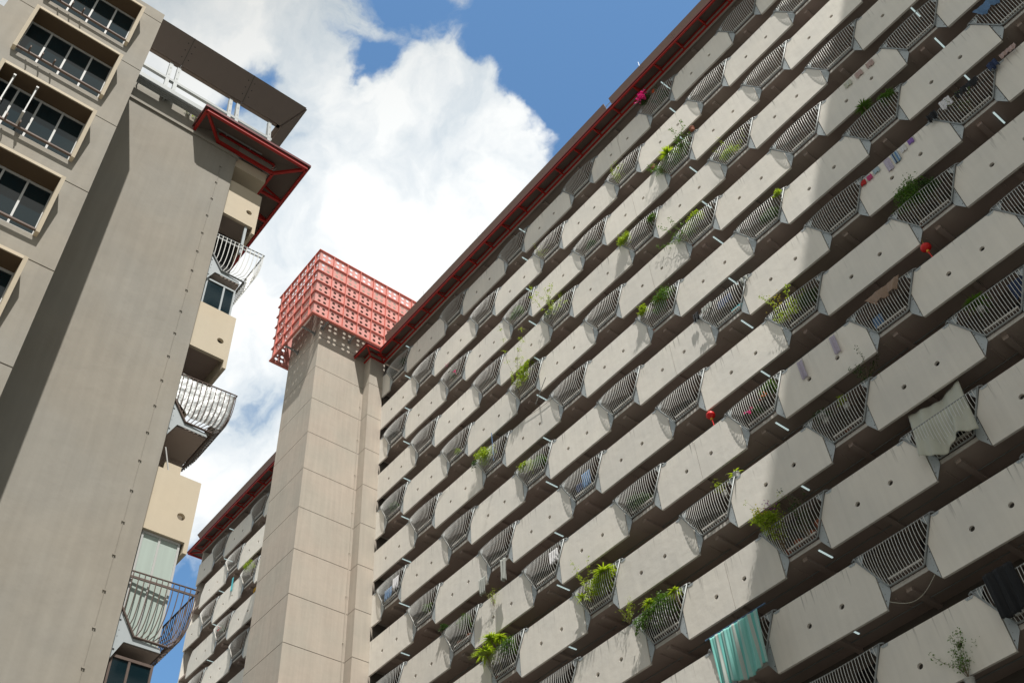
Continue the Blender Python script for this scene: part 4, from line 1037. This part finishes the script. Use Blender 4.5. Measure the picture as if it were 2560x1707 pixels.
q = MB(); q.box(xu(8) - .55, xu(8) - .1, .2, .5, zb(6) + .95, zb(6) + 1.12); tag(q.build('crate', M['gpot']), 'grey crate low in the washing-filled balcony', 'crate')
cloth(6 * 0 + xu(7 - 2) - .1, xu(5) + .45, zb(7) + 1.85, zb(7) + 1.0, .05, 'bluecloth', 'patterned blue cloth hanging inside a balcony left of centre', 'cloth', folds=4, amp=.05)
cloth(xu(5) - .55, xu(5) - .2, zb(7) + 1.5, zb(7) + 1.05, .05, 'navy', 'dark cloth low beside the patterned blue cloth', 'cloth', folds=2, amp=.04)
cloth(xu(4) + .35, xu(4) + .95, zb(8) + 2.0, zb(8) + 1.35, .0, 'whitecloth', 'white washing above orange pots in a lower balcony', 'washing', folds=4, amp=.05, name='washing')
cloth(xu(0) + .2, xu(0) + .75, zb(6) + 1.95, zb(6) + 1.2, .0, 'whitecloth', 'white washing behind the bars nearest the tower', 'washing', folds=4, amp=.05, name='washing')
cloth(xu(0) - .6, xu(0) + .1, zb(6) + 1.6, zb(6) + .95, .0, 'bluecloth', 'blue-grey washing behind the bars nearest the tower', 'washing', folds=4, amp=.05, name='washing')
cloth(36.65, 37.05, zb(6) + 2.2, zb(6) + 1.75, -.2, 'black', 'black garment at the lower end of the far right washing', 'garment', folds=2, amp=.05, name='garment')
cloth(37.3, 37.75, zb(6) + 2.12, zb(6) + 1.6, -.36, 'whitecloth', 'white garment between black clothes at far right', 'garment', folds=2, amp=.04, name='garment')
cloth(37.95, 38.9, zb(6) + 1.98, zb(6) + 1.6, -.34, 'black', 'black clothes in the middle of the far right washing', 'garment', folds=3, amp=.05, name='garment')
cloth(39.35, 39.75, zb(6) + 2.2, zb(6) + 1.75, -.2, 'navy', 'dark grey garment at the upper end of the far right washing', 'garment', folds=2, amp=.05, name='garment')
cloth(39.9, 40.55, zb(6) + 2.15, zb(6) + 1.9, -.2, 'rose', 'striped pinkish cloth pegged along a parapet at the right edge', 'cloth', folds=4, amp=.03)
cloth(40.2, 41.6, zb(5) + 2.02, zb(5) + 1.45, -.40, 'bluecloth', 'pale blue sheet hung over the railing in the top right corner', 'sheet', folds=2, amp=.06, xs=.7, name='sheet')
cloth(31.4, 32.95, zb(8) + 2.02, zb(8) + 1.55, -.38, 'beige', 'brown cloth draped along a shaded railing', 'cloth', folds=2, amp=.06, xs=.6)
cloth(xu(10) - .7, xu(10) - .3, zb(8) + 1.5, zb(8) + .95, .1, 'bluecloth', 'pale blue clothes behind the brown-draped railing', 'clothes', folds=3, amp=.05)
cloth(35.7, 36.3, zb(9) + 2.0, zb(9) + 1.2, .1, 'navy', 'dark blue clothes at the right edge', 'clothes', folds=3, amp=.05)
cloth(31.0, 31.95, -34.75, -36.2, -.40, 'black', 'black clothes over a railing near the bottom right corner', 'clothes', folds=3, amp=.06)
cloth(xu(-6) - .9 + 1.4, xu(-6) + .9, zb(2) + .35 + 2.6 - 3, zb(2) - .4, .3, 'yellow', 'yellow cloth under a far parapet beyond the tower', 'cloth', folds=2, amp=.04)
cloth(-21.6, -21.3, zb(1) + 2.0 - 3 + .5, zb(1) - 1.7, -.1, 'aqua', 'turquoise towel hanging on a far parapet beyond the tower', 'towel', folds=1, amp=.03, name='towel')
# lines
def wire(pts, label, r_=.008, m='white'): tag(MB().tube([Vector(p) for p in pts], r_, 4).build('cable', M[m]), label, 'cable')
def sagp(a, b, s, n=12): a = Vector(a); b = Vector(b); return [a.lerp(b, i / n) - Vector((0, 0, s * math.sin(math.pi * i / n))) for i in range(n + 1)]
wire(sagp((27.9, -.03, -33.73), (29.6, -.03, -33.70), .42), 'thin pale cable sagging under a shaded parapet at bottom right', .01, 'sheetc')
wire(sagp((3.5, -.02, zb(5) + 2.0), (5.2, -.02, zb(5) + 2.0), .25), 'thin cable looped over a parapet near the tower')
wire(sagp((12.3, -.06, zb(5) + 2.05), (17.0, -.06, zb(5) + 2.02), .28), 'dried creeper line strung along a middle parapet', .012, 'stem')
# poles over the creeper balcony area
for k_, (a, c_) in enumerate((((12.9, .2, zb(5) + 2.7), (14.6, -.5, zb(5) + 2.95)),)): tag(MB().tube([a, c_], .02, 6).build('pole', M['white']), 'thin drying pole poking out below a middle parapet', 'pole')

for y, k_, lab in ((-22.95, 1.0, 'larger weed sprouting at the roof gutter of the nearer block'), (-23.3, .6, 'smaller weed sprouting at the roof gutter of the nearer block')):
    tag(bushy(Vector((22.5, y, -20.80)), random.Random(5), 40, .12 * k_, .10 * k_, .09 * k_, .10 * k_).build('weed', M['leafy'], norm=False), lab, 'weed')
